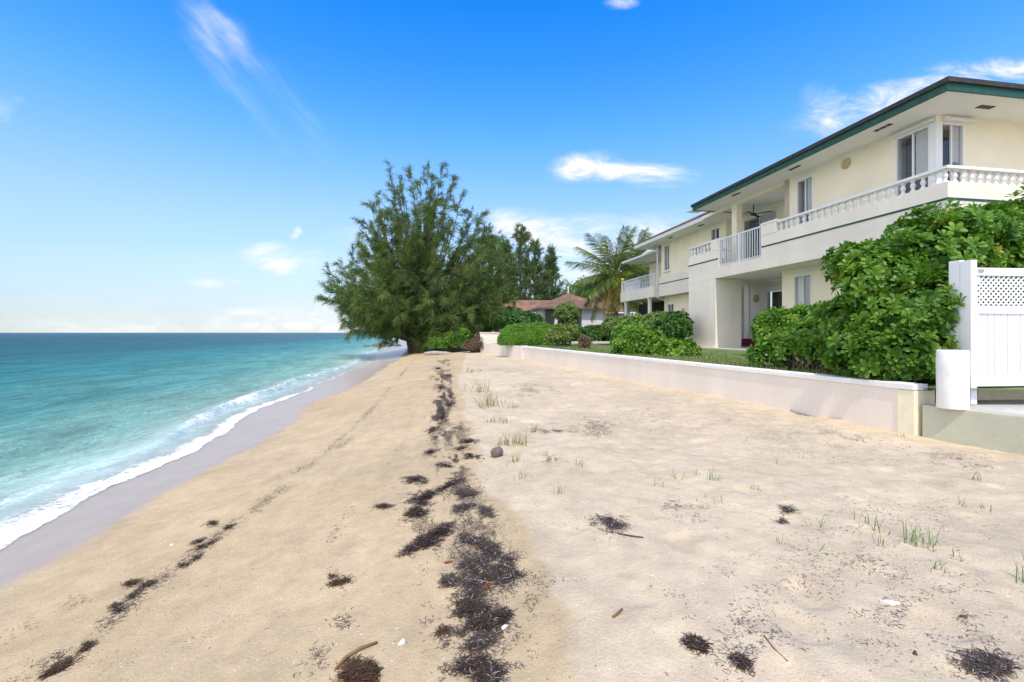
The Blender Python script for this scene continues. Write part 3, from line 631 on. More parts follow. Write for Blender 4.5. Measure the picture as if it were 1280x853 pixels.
# ------------------------------------------------------------------ the beach house
H = empty('beach_house', P0, HROT, 'long cream two storey beach house with green trimmed balconies behind the shrubs', 'house')
SOF = 5.58
def window(n, s, z0, w, h, face, blind=0.5, mull=True, name='window', depth=0.10):
    """window in the house frame: face 'sea' looks along -n, 'end' looks along -s. (n,s) = centre"""
    f = MB(); t = 0.045; x0, x1 = -w/2, w/2
    f.box(x0, x1, -0.035, depth, h-t, h); f.box(x0, x1, -0.05, depth, 0, t); f.box(x0, x0+t, -0.035, depth, t, h-t); f.box(x1-t, x1, -0.035, depth, t, h-t)
    if mull: f.box(-0.02, 0.02, -0.01, 0.03, t, h-t)
    # the dark panel behind the pane paints the shade of an unlit interior
    fr = f.build(name, M['white'], H, bevel=0.004); fr.location = (n, s, z0)
    if face == 'sea': fr.rotation_euler = (0, 0, R(-90))
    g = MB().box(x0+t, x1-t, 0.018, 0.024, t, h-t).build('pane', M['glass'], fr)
    MB().box(x0+t, x1-t, depth+0.12, depth+0.14, t, h-t).build('room_shade_panel', M['room'], fr)
    if blind > 0:
        b = MB(); zt = h-t-0.01; bx0 = (0.03 if mull else x0+t+0.01); bx1 = x1-t-0.01; z = zt
        while z > t + (h-2*t)*(1-blind):
            b.add([(bx0, 0.032, z), (bx1, 0.032, z), (bx1, 0.052, z-0.030), (bx0, 0.052, z-0.030)], [(0, 1, 2, 3)]); z -= 0.036
        b.build('blind', M['white'], fr)
        c = MB(); c0, c1 = x0+t+0.01, -0.03; nn_ = max(4, int((c1-c0)/0.035))
        if mull and c1 > c0:
            for i in range(nn_):
                a = c0+(c1-c0)*i/nn_; bb = c0+(c1-c0)*(i+1)/nn_; c.add([(a, 0.07+0.02*(i % 2), t), (bb, 0.07+0.02*((i+1) % 2), t), (bb, 0.07+0.02*((i+1) % 2), h-t), (a, 0.07+0.02*(i % 2), h-t)], [(0, 1, 2, 3)])
            if blind > 0.8: c.build('curtain', M['white'], fr)
    return fr

WN = 0.96; WS = 0.96
# upper storey walls, sea side and end
up = MB()
UB = 2.85
wall_mesh(up, 'x', WN, 0.2, 1.0+WS-0.96+0.0, 5.58, UB, SOF, [(0.96+0.04, 1.90, 3.85, 5.42), (4.42, 5.07, 3.95, 5.38)])
wall_mesh(up, 'y', WS, 0.2, WN+0.2, 11.0, UB, SOF, [(WN+0.2, 1.74, 3.85, 5.42)])
up.box(5.0, 5.0, 0, 0, 0, 0) if False else None
up.box(WN+0.001, WN+0.2, WS, 1.0, 5.42, SOF); up.box(WN+0.001, WN+0.2, WS, 1.0, UB, 3.85)
up.box(WN, WN+0.26, 5.38, 5.58, UB-0.002, SOF-0.004)
up.build('upper_wall', M['cream'], H)
# corner window: two lights and the white corner post
f = MB().box(WN-0.04, WN+0.12, WS-0.04, WS+0.12, 3.85, 5.42).build('corner_post', M['white'], H, bevel=0.005)
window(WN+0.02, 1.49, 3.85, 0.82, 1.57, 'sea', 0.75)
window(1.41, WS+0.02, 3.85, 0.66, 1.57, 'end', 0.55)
MB().box(WN-0.09, WN+0.03, 1.0, 2.05, 5.44, 5.50).build('shutter_track', M['white'], H, bevel=0.006)
MB().box(1.12, 2.0, WS-0.09, WS-0.002, 5.44, 5.51).build('shutter_track', M['white'], H, bevel=0.006)
window(WN+0.02, 4.745, 3.95, 0.65, 1.43, 'sea', 0.75)
MB().box(WN-0.03, WN-0.002, 4.35, 5.15, 5.46, 5.50).build('shutter_track', M['white'], H, bevel=0.004)
d_ = MB().lathe([(0.15, 0), (0.15, 0.02), (0.13, 0.045), (0.0, 0.05)], (0, 0, 0), 20).build('round_vent', M['tan'], H); d_.location = (WN, 3.29, 5.30); d_.rotation_euler = (0, R(-90), 0)
# porch on the upper floor: column, lintel, back wall with doors
cl = MB(); cl.box(WN, 1.19, 8.02, 8.32, 2.92, SOF-0.002); cl.build('column', M['cream'], H, bevel=0.006)
MB().box(WN+0.002, 1.16, 5.585, 8.015, 5.46, SOF-0.002).build('lintel', M['cream'], H)
MB().box(WN+0.002, 1.16, 8.325, 10.3, 5.46, SOF-0.002).build('lintel', M['cream'], H)
bk = MB(); wall_mesh(bk, 'x', 2.6, 0.2, 5.6, 10.6, 2.92, SOF-0.004, [(7.9, 9.85, 2.96, 5.35)]); bk.box(1.23, 2.6, 5.40, 5.58, 2.92, SOF-0.004); bk.build('porch_wall', M['cream'], H)
window(2.62, 8.87, 2.96, 1.93, 2.38, 'sea', 0.3, name='sliding_door')
br = MB()
for i in range(4):
    z = 3.7+0.42*i
    br.box(1.7, 2.02, 5.585, 5.60, z, z+0.3)
br.build('breeze_block', M['farwall'], H, bevel=0.01)
# ceiling lamp / fan dark bracket in the porch
fan = MB(); fan.tube([(1.9, 8.3, SOF-0.01), (1.9, 8.3, 5.25)], [0.02, 0.02], 6); fan.lathe([(0.02, -0.05), (0.10, -0.03), (0.10, 0.03), (0.02, 0.05)], (1.9, 8.3, 5.2), 10)
for k in range(4):
    a = k*math.pi/2+0.6; c, s_ = math.cos(a), math.sin(a)
    fan.add([(1.9+c*0.1-s_*.05, 8.3+s_*0.1+c*.05, 5.2), (1.9+c*0.65-s_*.06, 8.3+s_*.65+c*.06, 5.19), (1.9+c*0.65+s_*.06, 8.3+s_*.65-c*.06, 5.21), (1.9+c*0.1+s_*.05, 8.3+s_*0.1-c*.05, 5.21)], [(0, 1, 2, 3)])
fan.build('ceiling_fan', M['dark'], H)

# ground floor
gf = MB()
wall_mesh(gf, 'x', WN, 0.2, WS, 5.70, -0.3, 2.6, [(4.48, 5.19, 1.05, 2.37)])
wall_mesh(gf, 'y', WS+0.001, 0.2, WN+0.2, 11.0, -0.3, 2.6, [])
gf.box(WN+0.2, 2.6, 5.5, 5.698, -0.3, 2.598)
gf.build('lower_wall', M['cream'], H)
window(WN+0.02, 4.835, 1.05, 0.71, 1.32, 'sea', 0.9)
MB().box(WN-0.03, WN-0.002, 4.38, 5.3, 2.44, 2.48).build('shutter_track', M['white'], H, bevel=0.004)
bk = MB(); wall_mesh(bk, 'x', 2.6, 0.2, 5.70, 9.75, -0.3, 2.6, [(6.3, 8.5, 0.02, 2.22)]); bk.build('porch_wall', M['pale'], H)
window(2.62, 7.4, 0.02, 2.2, 2.2, 'sea', 0.0, name='sliding_door')
MB().box(2.52, 2.598, 6.1, 8.75, 2.30, 2.36).build('shutter_track', M['pale'], H, bevel=0.004)
lamp = MB().lathe([(0.15, 0), (0.15, 0.05), (0.10, 0.09), (0.0, 0.10)], (0, 0, 0), 18).build('wall_lamp', M['tan'], H); lamp.location = (2.6, 9.05, 1.95); lamp.rotation_euler = (0, R(-90), 0)
MB().box(2.15, 2.598, 8.7, 9.7, -0.05, 0.30).build('doorstep', M['maroon'], H, bevel=0.01)
MB().tube([(2.57, 9.45, 0.3), (2.57, 9.45, 2.58)], [0.018, 0.018], 6).build('drainpipe', M['pale'], H)
bl = MB().lathe([(0.11, 0), (0.12, 0.04), (0.06, 0.10), (0.0, 0.11)], (0, 0, 0), 16).build('wall_lamp', M['tan'], H); bl.location = (WN, 3.05, 1.65); bl.rotation_euler = (0, R(-90), 0)
MB().box(0, 1.08, 7.91, 9.76, -0.4, 2.596).build('pillar', M['pale'], H, bevel=0.008)
MB().box(-0.3, 2.6, 5.7, 10.8, -0.2, -0.02).build('porch_floor', M['slab'], H, bevel=0.01)

# balcony slab with solid parapet, stripe, balustrade
sb = MB()
sb.box(0, 0.16, 0.0, 5.44, 2.6, 3.68); sb.box(0.16, 11, 0.0, 0.16, 2.6, 3.68)
sb.box(0, 0.16, 5.44, 7.75, 2.6, 3.02); sb.box(0, 0.16, 7.75, 9.76, 2.6, 3.68); sb.box(0.16, 2.3, 9.60, 9.76, 2.6, 3.68)
sb.build('parapet', M['pale'], H)
fl = MB(); fl.box(0.16, 11, 0.16, 5.6, 2.602, 2.85); fl.box(0.16, 2.6, 5.6, 9.6, 2.602, 2.92); fl.build('balcony_floor', M['soffit'], H)
pi = MB(); pi.box(-0.012, 0.20, 4.80, 5.45, 3.682, 4.02); pi.box(-0.03, 0.22, 4.78, 5.47, 4.02, 4.08); pi.build('parapet_pier', M['pale'], H, bevel=0.008)
pi = MB(); pi.box(-0.012, 0.20, 7.75, 8.17, 3.682, 4.02); pi.box(-0.02, 0.22, 7.73, 8.17, 4.02, 4.08); pi.build('parapet_pier', M['pale'], H, bevel=0.008)
st = MB(); st.box(-0.014, 0.0, -0.014, 5.44, 3.30, 3.345); st.box(-0.014, 11, -0.014, -0.0, 3.30, 3.345); st.box(-0.014, 0.0, 7.75, 9.77, 3.30, 3.345); st.build('green_stripe', M['green'], H)
def balustrade(runs, zb, zt, name='balustrade', post=True):
    rail = MB()
    for (axis, pos, a, b) in runs:
        if axis == 's': rail.box(pos-0.085, pos+0.085, a, b, zt-0.065, zt); 
        else: rail.box(a, b, pos-0.085, pos+0.085, zt-0.065, zt)
    ro = rail.build(name, M['white'], H, bevel=0.008)
    hgt = zt-0.065-zb; bal = None
    prof = [(0.058, 0), (0.058, 0.12), (0.032, 0.18), (0.030, 0.28), (0.052, 0.48), (0.050, 0.60), (0.028, 0.78), (0.038, 0.85), (0.055, 0.89), (0.055, 1.0)]
    for (axis, pos, a, b) in runs:
        n = max(1, int(round((b-a)/0.215)))
        for i in range(n):
            t = a+(b-a)*(i+0.5)/n
            if bal is None:
                bal = MB().lathe([(r, z*hgt) for r, z in prof], (0, 0, 0), 10).build('baluster', M['white'], ro); o = bal
            else:
                o = bal.copy(); COL.objects.link(o); o.parent = ro
            o.location = (pos, t, zb) if axis == 's' else (t, pos, zb)
    return ro
balustrade([('s', 0.08, 0.0, 4.78), ('n', 0.08, 0.17, 6.3)], 3.68, 4.02)
balustrade([('s', 0.08, 8.17, 9.74), ('n', 9.66, 0.17, 2.2)], 3.68, 4.08)
def metal_rail(n, s0, s1, z0, z1, step=0.115, name='railing', axis='s'):
    r = MB()
    def bx(a, b, c, d, e, f_): (r.box(a, b, c, d, e, f_) if axis == 's' else r.box(c, d, a, b, e, f_))
    bx(n-0.02, n+0.02, s0, s1, z1-0.045, z1); bx(n-0.015, n+0.015, s0, s1, z0+0.03, z0+0.06)
    for c in (s0+0.02, (s0+s1)/2, s1-0.02): bx(n-0.026, n+0.026, c-0.026, c+0.026, z0, z1+0.004)
    k = int((s1-s0)/step)
    for i in range(1, k): s_ = s0+(s1-s0)*i/k; bx(n-0.011, n+0.011, s_-0.011, s_+0.011, z0+0.06, z1-0.045)
    return r.build(name, M['steel'], H)
metal_rail(0.05, 5.47, 7.73, 3.02, 4.04)

# roof of the near wing: soffit, fascia, shingles
MB().box(0.02, 12, 0.02, 9.43, SOF, SOF+0.03).build('soffit', M['soffit'], H)
fa = MB(); fa.box(-0.02, 0.02, -0.02, 9.45, SOF-0.03, SOF+0.13); fa.box(0.02, 12, -0.02, 0.02, SOF-0.03, SOF+0.13); fa.box(0.02, 2, 9.43, 9.45, SOF-0.03, SOF+0.13); fa.build('fascia', M['green'], H)
ro = MB(); ez = SOF+0.13
ro.box(-0.07, 12, -0.07, 9.5, ez, ez+0.10)
rh = 1.75; ro.add([(-0.06, -0.06, ez+.10), (12, -0.06, ez+.10), (12, 9.5, ez+.10), (-0.06, 9.5, ez+.10), (4.72, 4.72, ez+rh), (12, 4.72, ez+rh)], [(0, 1, 5, 4), (0, 4, 3), (3, 4, 5, 2), (1, 2, 5)])
ro.build('roof', M['shingle_dark'], H)
vm_ = MB()
for (n, s, a, b) in ((0.39, 1.73, .06, .22), (0.37, 4.5, .06, .22), (0.34, 7.2, .06, .22), (1.66, .48, .2, .07), (4.6, .48, .2, .07)):
    vm_ = MB()
    if a < b:
        for k in range(3): vm_.box(n-a, n+a, s-b+k*0.15, s-b+k*0.15+0.125, SOF-0.006, SOF+0.002)
    else:
        for k in range(3): vm_.box(n-a+k*0.14, n-a+k*0.14+0.115, s-b, s+b, SOF-0.006, SOF+0.002)
    vm_.build('soffit_vent', M['dark'], H)
g_ = MB().box(-0.13, 0.4, 9.46, 9.75, SOF-0.02, SOF+0.03); g_.build('gutter', M['steel'], H)

# far wing
n2 = 2.3
w2 = MB(); wall_mesh(w2, 'x', n2, 0.2, 10.6, 16.5, 3.72, SOF+0.0, [(11.05, 11.72, 3.95, 5.38), (15.55, 16.15, 4.0, 5.42)]); w2.box(n2+0.2, 9, 16.3, 16.5, 2.6, SOF); w2.box(n2+0.2, 3.6, 10.6, 10.8, 2.92, SOF); w2.build('upper_wall', M['cream'], H)
MB().box(n2-0.08, n2+0.15, 9.78, 16.62, 2.62, 3.716).build('parapet', M['pale'], H, bevel=0.006)
MB().box(n2-0.095, n2-0.081, 9.79, 16.6, 3.30, 3.345).build('green_stripe', M['green'], H)
window(n2+0.02, 11.385, 3.95, 0.67, 1.43, 'sea', 0.0)
window(n2+0.02, 15.85, 4.0, 0.6, 1.42, 'sea', 0.0)
MB().box(n2-0.09, n2-0.002, 15.45, 16.25, 3.93, 3.99).build('window_sill', M['white'], H, bevel=0.005)
lw = MB(); wall_mesh(lw, 'x', n2+0.45, 0.2, 10.3, 17.0, -0.3, 2.6, [(15.9, 16.6, 0.0, 2.2)]); lw.box(n2+0.65, 9, 16.8, 17.0, -0.3, 2.6); lw.build('lower_wall', M['cream'], H)
window(n2+0.47, 16.25, 0.0, 0.7, 2.2, 'sea', 0.0, name='sliding_door')
l2 = MB().lathe([(0.13, 0), (0.13, 0.05), (0.08, 0.09), (0.0, 0.10)], (0, 0, 0), 16).build('wall_lamp', M['tan'], H); l2.location = (n2+0.45, 14.9, 1.75); l2.rotation_euler = (0, R(-90), 0)
dp = MB(); dp.tube([(n2-0.16, 16.66, SOF-0.05), (n2-0.16, 16.66, 2.55), (n2+0.35, 16.5, 2.35)], [0.04, 0.04, 0.04], 8); dp.build('drainpipe', M['steel'], H)
# roof of the far wing
MB().box(1.32, 10, 9.55, 17.88, SOF, SOF+0.03).build('soffit', M['soffit'], H)
fa = MB(); fa.box(1.28, 1.32, 9.5, 17.92, SOF-0.03, SOF+0.16); fa.box(1.32, 10, 17.88, 17.92, SOF-0.03, SOF+0.16); fa.build('fascia', M['steel'], H)
r2 = MB(); ez = SOF+0.16; r2.box(1.24, 10, 9.5, 17.96, ez, ez+0.05)
r2.add([(1.24, 9.5, ez+.05), (1.24, 17.96, ez+.05), (10, 17.96, ez+.05), (10, 9.5, ez+.05), (5.4, 13.8, ez+2.0), (5.4, 9.5, ez+2.0)], [(0, 1, 4, 5), (1, 2, 4), (2, 3, 5, 4), (0, 5, 3)]); r2.build('roof', M['shingle_red'], H)
for s in (11.8, 14.6): MB().box(1.75, 1.9, s-.2, s+.2, SOF-0.006, SOF+0.002).build('soffit_vent', M['dark'], H)
# far balcony with its lower roof
nb = 1.90
fb = MB(); fb.box(nb, nb+0.15, 16.63, 21.4, 2.6, 3.22); fb.box(nb+0.15, 6, 21.25, 21.4, 2.6, 3.22); fb.box(nb+0.15, 6, 16.63, 21.25, 2.602, 2.86); fb.build('balcony_floor', M['pale'], H)
metal_rail(nb+0.06, 16.7, 21.3, 3.22, 3.98, 0.15)
metal_rail(21.33, nb+0.1, 5, 3.22, 3.98, 0.15, axis='n')
balustrade([('s', nb+0.22, 18.8, 21.1)], 3.0, 3.85)
for s in (17.5, 20.9):
    c = MB().lathe([(0.15, -0.2), (0.15, 0.05), (0.125, 0.08), (0.12, 2.45), (0.15, 2.5), (0.15, 2.596)], (nb+0.2, s, 0), 16).build('column', M['white'], H, smooth=True)
MB().box(2.15, 7, 16.75, 21.8, 5.26, 5.38).build('balcony_roof', M['steel'], H, bevel=0.01)
gb = MB(); gb.add([(2.7, 16.9, 5.382), (2.7, 21.3, 5.382), (2.7, 17.9, 5.9), (8, 16.9, 5.382), (8, 21.3, 5.382), (8, 17.9, 5.9)], [(0, 1, 2), (3, 5, 4), (0, 2, 5, 3), (1, 4, 5, 2), (0, 3, 4, 1)]); gb.build('gable_wall', M['cream'], H)
bw_ = MB(); wall_mesh(bw_, 'x', 3.9, 0.2, 16.52, 21.2, 2.862, 5.19, [(16.9, 19.0, 2.9, 4.9)]); bw_.build('balcony_wall', M['cream'], H)
window(3.92, 17.95, 2.9, 2.1, 2.0, 'sea', 0.0, name='sliding_door')
MB().box(4.2, 4.4, 17.0, 23.5, -0.3, 2.6).build('patio_shade_panel', M['dark'], H)  # dark sheet paints the shade of the open patio under the balcony
lp = MB().lathe([(0.0, 0), (0.08, 0.02), (0.12, 0.13), (0.09, 0.22), (0.0, 0.24)], (nb+0.1, 21.28, 3.99), 12).build('lantern', M['yellow'], H, smooth=True)
lp['label'] = 'small yellow round ornament on the end of the far balcony rail'

# ------------------------------------------------------------------ far pavilion and long bungalow
def mkw(mb, pts, z0, z1): return mb.prism(pts, z0, z1)
pv = empty('pavilion', (5.8, 47, 1.3), R(6), 'small white beach pavilion with a brown hipped roof and finial behind the hedge', 'building')
MB().box(0.8, 3.2, -2.4, 2.5, 0, 3.1).build('wall', M['farwall'], pv)
MB().box(-3.0, -2.8, -2.2, 2.5, 0, 3.1).build('wall', M['farwall'], pv)
MB().box(-2.8, 0.8, 1.6, 1.8, 0, 3.1).build('wall', M['farwall'], pv)
MB().lathe([(0.16, 0), (0.16, 3.1)], (-1.75, -2.3, 0), 12).build('column', M['white'], pv)
MB().box(-0.9, 0.1, 1.56, 1.598, 0, 2.1).build('doorway', M['dark'], pv)
r = MB(); r.box(-3.7, 3.7, -3.1, 3.3, 3.1, 3.2); r.build('eaves', M['wood'], pv)
r = MB(); r.add([(-3.75, -3.15, 3.2), (3.75, -3.15, 3.2), (3.75, 3.35, 3.2), (-3.75, 3.35, 3.2), (0, 0, 4.9)], [(0, 1, 4), (1, 2, 4), (2, 3, 4), (3, 0, 4), (3, 2, 1, 0)]); r.build('roof', M['shingle_brown'], pv)
MB().lathe([(0.06, 4.85), (0.06, 5.3), (0.1, 5.35), (0.02, 5.6)], (0, 0, 0), 8).build('finial', M['white'], pv)
bg = empty('bungalow', (5.2, 55, 1.3), R(3), 'long low bungalow with a red brown shingle roof behind the pavilion', 'building')
b = MB(); wall_mesh(b, 'y', 0, 0.3, -7.0, 8.5, 0, 3.3, [(-5.5, -4.2, 1.1, 2.3), (-2.5, -1.2, 1.1, 2.3), (2.5, 7.0, 0.0, 2.6)]); b.box(-7.0, 8.5, 3.0, 3.3, 0, 3.3); b.build('wall', M['farwall'], bg)
r = MB(); r.add([(-7.9, -1.0, 3.25), (9.6, -1.0, 3.25), (9.6, 5, 3.25), (-7.9, 5, 3.25), (-5.4, 2, 4.85), (7.6, 2, 4.85)], [(0, 1, 5, 4), (1, 2, 5), (2, 3, 4, 5), (3, 0, 4), (3, 2, 1, 0)]); r.build('roof', M['shingle_red'], bg)
MB().box(-7.9, 9.6, -1.06, -1.0, 3.1, 3.24).build('fascia', M['steel'], bg)
for a in (-4.85, -1.85): MB().box(a-0.62, a+0.62, 0.08, 0.12, 1.12, 2.28).build('window', M['glass'], bg)
MB().box(2.5, 7, 0.31, 0.4, 0, 2.6).build('doorway', M['dark'], bg)

# garden kerbs and a stone seen on the lawn
k_ = MB().box(-1.6, 1.3, 0, 0.35, 0, 0.20).build('garden_kerb', M['slab'], bevel=0.02); k_.location = (4.4, 26.5, 1.38); tag(k_, 'low pale concrete kerb across the lawn beyond the croton bush', 'kerb')

# ------------------------------------------------------------------ foliage makers
def rot_from_z(d, spin):
    """(n,3) directions -> (n,3,3) matrices whose z column is d, spun by angle"""
    d = d/np.linalg.norm(d, axis=1, keepdims=True)
    ref = np.where(np.abs(d[:, 2:3]) < 0.95, np.array([[0, 0, 1.0]]), np.array([[1.0, 0, 0]]))
    a = np.cross(ref, d); a /= np.linalg.norm(a, axis=1, keepdims=True); b = np.cross(d, a)
    c, s = np.cos(spin)[:, None], np.sin(spin)[:, None]
    return np.stack([a*c+b*s, -a*s+b*c, d], 2)
def leaf_shape(l, w, cup=0.18, bend=0.3):
    """obovate leaf along +x: 8 verts, 8 tris"""
    z = lambda x: -bend*l*(x**2)
    V = [(0, 0, 0), (.45*l, -.26*w, z(.45)+cup*w*.3), (.45*l, 0, z(.45)), (.45*l, .26*w, z(.45)+cup*w*.3), (.82*l, -.5*w, z(.82)+cup*w*.5), (.84*l, 0, z(.84)), (.82*l, .5*w, z(.82)+cup*w*.5), (l, 0, z(1.0))]
    F = [(0, 1, 2), (0, 2, 3), (1, 4, 5), (1, 5, 2), (2, 5, 6), (2, 6, 3), (4, 7, 5), (5, 7, 6)]
    return np.array(V), np.array(F)
def rosette(nl, l, w, up0=65, up1=5, seed=0):
    r = np.random.default_rng(seed); Vs = []; Fs = []; Rn = []; off = 0
    for i in range(nl):
        f = i/(nl-1); V, F = leaf_shape(l*(0.55+0.45*min(1, f*1.8))*r.uniform(.85, 1.1), w*(0.6+.4*min(1, f*1.8)), r.uniform(.1, .4), r.uniform(-.05, .35))
        el = R(up0+(up1-up0)*f + r.uniform(-12, 12)); az = i*2.39996 + r.uniform(-.25, .25); tw = r.uniform(-.35, .35)
        m = np.array(Matrix.Rotation(az, 3, 'Z') @ Matrix.Rotation(-el, 3, 'Y') @ Matrix.Rotation(tw, 3, 'X'))
        V = V @ m.T + np.array([0, 0, 0.03*l*(1-f)*4])
        Vs.append(V); Fs.append(F+off); off += len(V); Rn.append(np.full(len(V), r.uniform(-.16, .16) + .14*(1-f)))
    return np.concatenate(Vs), np.concatenate(Fs), np.concatenate(Rn)
def instance(protos, pos, dirs, scale, base_r):
    """spread prototype leaf groups; returns merged arrays"""
    n = len(pos); which = rng.integers(0, len(protos), n); Rm = rot_from_z(dirs, rng.uniform(0, 6.28, n))*scale[:, None, None]
    Vs = []; Fs = []; Rs = []; off = 0
    for k, (V, F, Rn) in enumerate(protos):
        idx = np.where(which == k)[0]
        if len(idx) == 0: continue
        W = np.einsum('nij,vj->nvi', Rm[idx], V) + pos[idx][:, None, :]
        Vs.append(W.reshape(-1, 3)); Fs.append((F[None]+(np.arange(len(idx))*len(V))[:, None, None]+off).reshape(-1, 3)); off += len(idx)*len(V)
        Rs.append((base_r[idx][:, None]+Rn[None]).ravel())
    return np.concatenate(Vs), np.concatenate(Fs), np.clip(np.concatenate(Rs), 0, 1)
def blob_points(ells, n, lump=0.12, lo=-0.35, shell=(0.62, 1.0), zmin=None):
    """random points in the outer shell of a union of ellipsoids, with outward directions"""
    ells = np.array(ells, float); vol = (ells[:, 3]*ells[:, 4] + ells[:, 4]*ells[:, 5] + ells[:, 3]*ells[:, 5]); P = []; D = []
    cnt = rng.multinomial(int(n*2.2), vol/vol.sum())
    for (cx, cy, cz, rx, ry, rz), k in zip(ells, cnt):
        d = rng.normal(size=(k, 3)); d /= np.linalg.norm(d, axis=1, keepdims=True); d = d[d[:, 2] > lo]; k = len(d)
        u = rng.uniform(0, 1, k)**0.45; rr = shell[0]+(shell[1]-shell[0])*u
        lumpy = 1+lump*2*(fbm(d[:, 0]*2.3+cx*3+5, d[:, 2]*2.3+d[:, 1]*2.1+cy*3, 3, 91)-0.5)
        rr = rr*lumpy; p = d*rr[:, None]*np.array([rx, ry, rz])+np.array([cx, cy, cz]); g = d/np.array([rx, ry, rz]); g /= np.linalg.norm(g, axis=1, keepdims=True)
        P.append(p); D.append(g)
    P = np.concatenate(P); D = np.concatenate(D)
    inside = np.zeros(len(P), bool)
    for (cx, cy, cz, rx, ry, rz) in ells:
        q = (P-np.array([cx, cy, cz]))/np.array([rx, ry, rz]); inside |= (q**2).sum(1) < shell[0]**2*0.9
    keep = ~inside
    if zmin is not None: keep &= P[:, 2] > zmin
    P = P[keep]; D = D[keep]; sel = rng.permutation(len(P))[:n]
    return P[sel], D[sel]
SC_PROTO = [rosette(13, 0.125, 0.055, 76, 10, 100+i) for i in range(7)]
SM_PROTO = [rosette(9, 0.12, 0.05, 65, -10, 200+i) for i in range(5)]
NR_PROTO = [rosette(8, 0.15, 0.035, 70, 0, 300+i) for i in range(5)]
BIG_PROTO = [rosette(8, 0.22, 0.10, 55, -25, 400+i) for i in range(5)]
def bush(name, label, cat, ells, n, mat, protos, size=1.0, lump=0.14, shell=(0.6, 1.0), zmin=None, up=0.35, group=None, stems=6, stem_mat=None, lo=-0.35):
    P, D = blob_points(ells, n, lump, lo, shell, zmin)
    c = np.array(ells, float); bx, by = (c[:, 0]*c[:, 3]).sum()/c[:, 3].sum(), (c[:, 1]*c[:, 3]).sum()/c[:, 3].sum(); bz = (c[:, 2]-c[:, 5]).min() if zmin is None else zmin
    root = empty(name, (bx, by, bz), 0, label, cat, group); loc = np.array([bx, by, bz])
    D = D + np.array([0, 0, up]) + rng.normal(size=D.shape)*0.22
    sz = size*rng.uniform(.75, 1.25, len(P)); br = 0.38+0.5*(fbm(P[:, 0]*2.2/size**.5+P[:, 2]*1.3, P[:, 1]*2.2+P[:, 2]*2.1, 3, 77)-.5)*1.3 + rng.normal(size=len(P))*0.12
    br = np.clip(br, 0.02, 0.88); br[rng.uniform(0, 1, len(P)) < 0.012] = 1.0
    V, F, r = instance(protos, P-loc, D, sz, br)
    np_mesh('foliage', V, F, mat, root, attrs={'rnd': r})
    if stems:
        mb = MB(); tips = rng.choice(len(P), min(len(P), stems*7), replace=False)
        for i, t in enumerate(tips):
            p = P[t]-loc; j = i % stems; a = j/stems*6.28; b0 = Vector((0.18*math.cos(a)+p[0]*0.25, 0.18*math.sin(a)+p[1]*0.25, 0)); p = Vector(p)
            mid = b0.lerp(p, .5)+Vector((rng.uniform(-.1, .1), rng.uniform(-.1, .1), .05)); mb.tube([b0, mid, p], [.022*size**.5, .014*size**.5, .006], 5, False)
        mb.build('stems', stem_mat or M['bark_pale'], root)
    return root

def E(px, py, d, rx, ry, rz): p = at(px, py, d); return (p.x, p.y, p.z, rx, ry, rz)
# the great shrub at the near end of the wall, and its neighbour behind the gate
bush('beach_shrub', 'tall glossy green shrub spilling over the near wall end left of the gate', 'shrub',
     [E(1100, 440, 6.55, .62, .50, .42), E(1128, 395, 6.6, .62, .55, .62), E(1100, 350, 6.9, .55, .5, .48), E(1150, 335, 6.9, .62, .6, .55), E(1145, 440, 6.2, .40, .35, .36), E(1165, 390, 6.3, .36, .4, .45), E(1075, 405, 7.2, .5, .5, .42), E(1180, 300, 7.1, .55, .6, .42), E(1070, 330, 7.3, .34, .4, .3)],
     2500, M['scaevola'], SC_PROTO, 1.0, 0.48, (0.52, 1.14), zmin=1.36, stems=9, lo=-.75)
bush('hedge_shrub', 'tall shrub mass rising behind the white gate in front of the near balcony', 'shrub',
     [E(1215, 330, 7.9, .7, .6, .8), E(1265, 310, 8.2, .8, .7, .85), E(1330, 320, 8.0, .9, .8, .9), E(1235, 285, 8.0, .45, .4, .3), E(1240, 390, 8.0, 1.0, .6, .9), E(1400, 330, 7.8, 1.0, .9, 1.0)],
     2300, M['scaevola'], SC_PROTO, 1.08, 0.46, (0.55, 1.12), zmin=1.36, stems=8, lo=-.6)
bush('low_shrub', 'spreading pale green shrub at the foot of the tall shrub on the wall edge', 'shrub',
     [E(985, 437, 8.7, .42, .4, .30), E(1020, 428, 8.6, .45, .5, .40), E(1050, 440, 7.8, .5, .45, .35), E(960, 447, 8.8, .3, .3, .18)], 900, M['scaevola_light'], SC_PROTO, 1.0, 0.42, (0.5, 1.05), zmin=1.38, stems=6)
bush('porch_shrub', 'dense dark green shrub under the lower window right of the porch pillar', 'shrub',
     [E(968, 407, 12.2, .5, .5, .40), E(1000, 410, 11.8, .55, .5, .42), E(1035, 406, 11.3, .55, .5, .42), E(1075, 402, 11.0, .6, .6, .55), E(963, 420, 12.0, .35, .35, .28)], 1300, M['scaevola'], SC_PROTO, 1.2, 0.45, (0.6, 1.05), zmin=1.4, stems=6)
bush('wall_shrub', 'bright green shrub drooping over the wall left of the porch pillar', 'shrub',
     [E(795, 430, 14.6, .60, .5, .42), E(790, 418, 15.0, .45, .4, .32), E(830, 438, 13.8, .50, .45, .30), E(850, 440, 13.4, .42, .4, .27), E(812, 427, 14.4, .4, .4, .32)], 1500, M['scaevola_light'], SC_PROTO, 1.25, 0.45, (0.55, 1.06), zmin=1.25, stems=6, lo=-.7)
bush('dark_shrub', 'dark round shrub against the left side of the porch pillar', 'shrub',
     [E(846, 411, 18.3, .50, .5, .62), E(832, 418, 18.0, .6, .6, .5)], 1000, M['darkleaf'], SC_PROTO, 1.4, 0.35, (0.6, 1.0), zmin=1.4, stems=4)
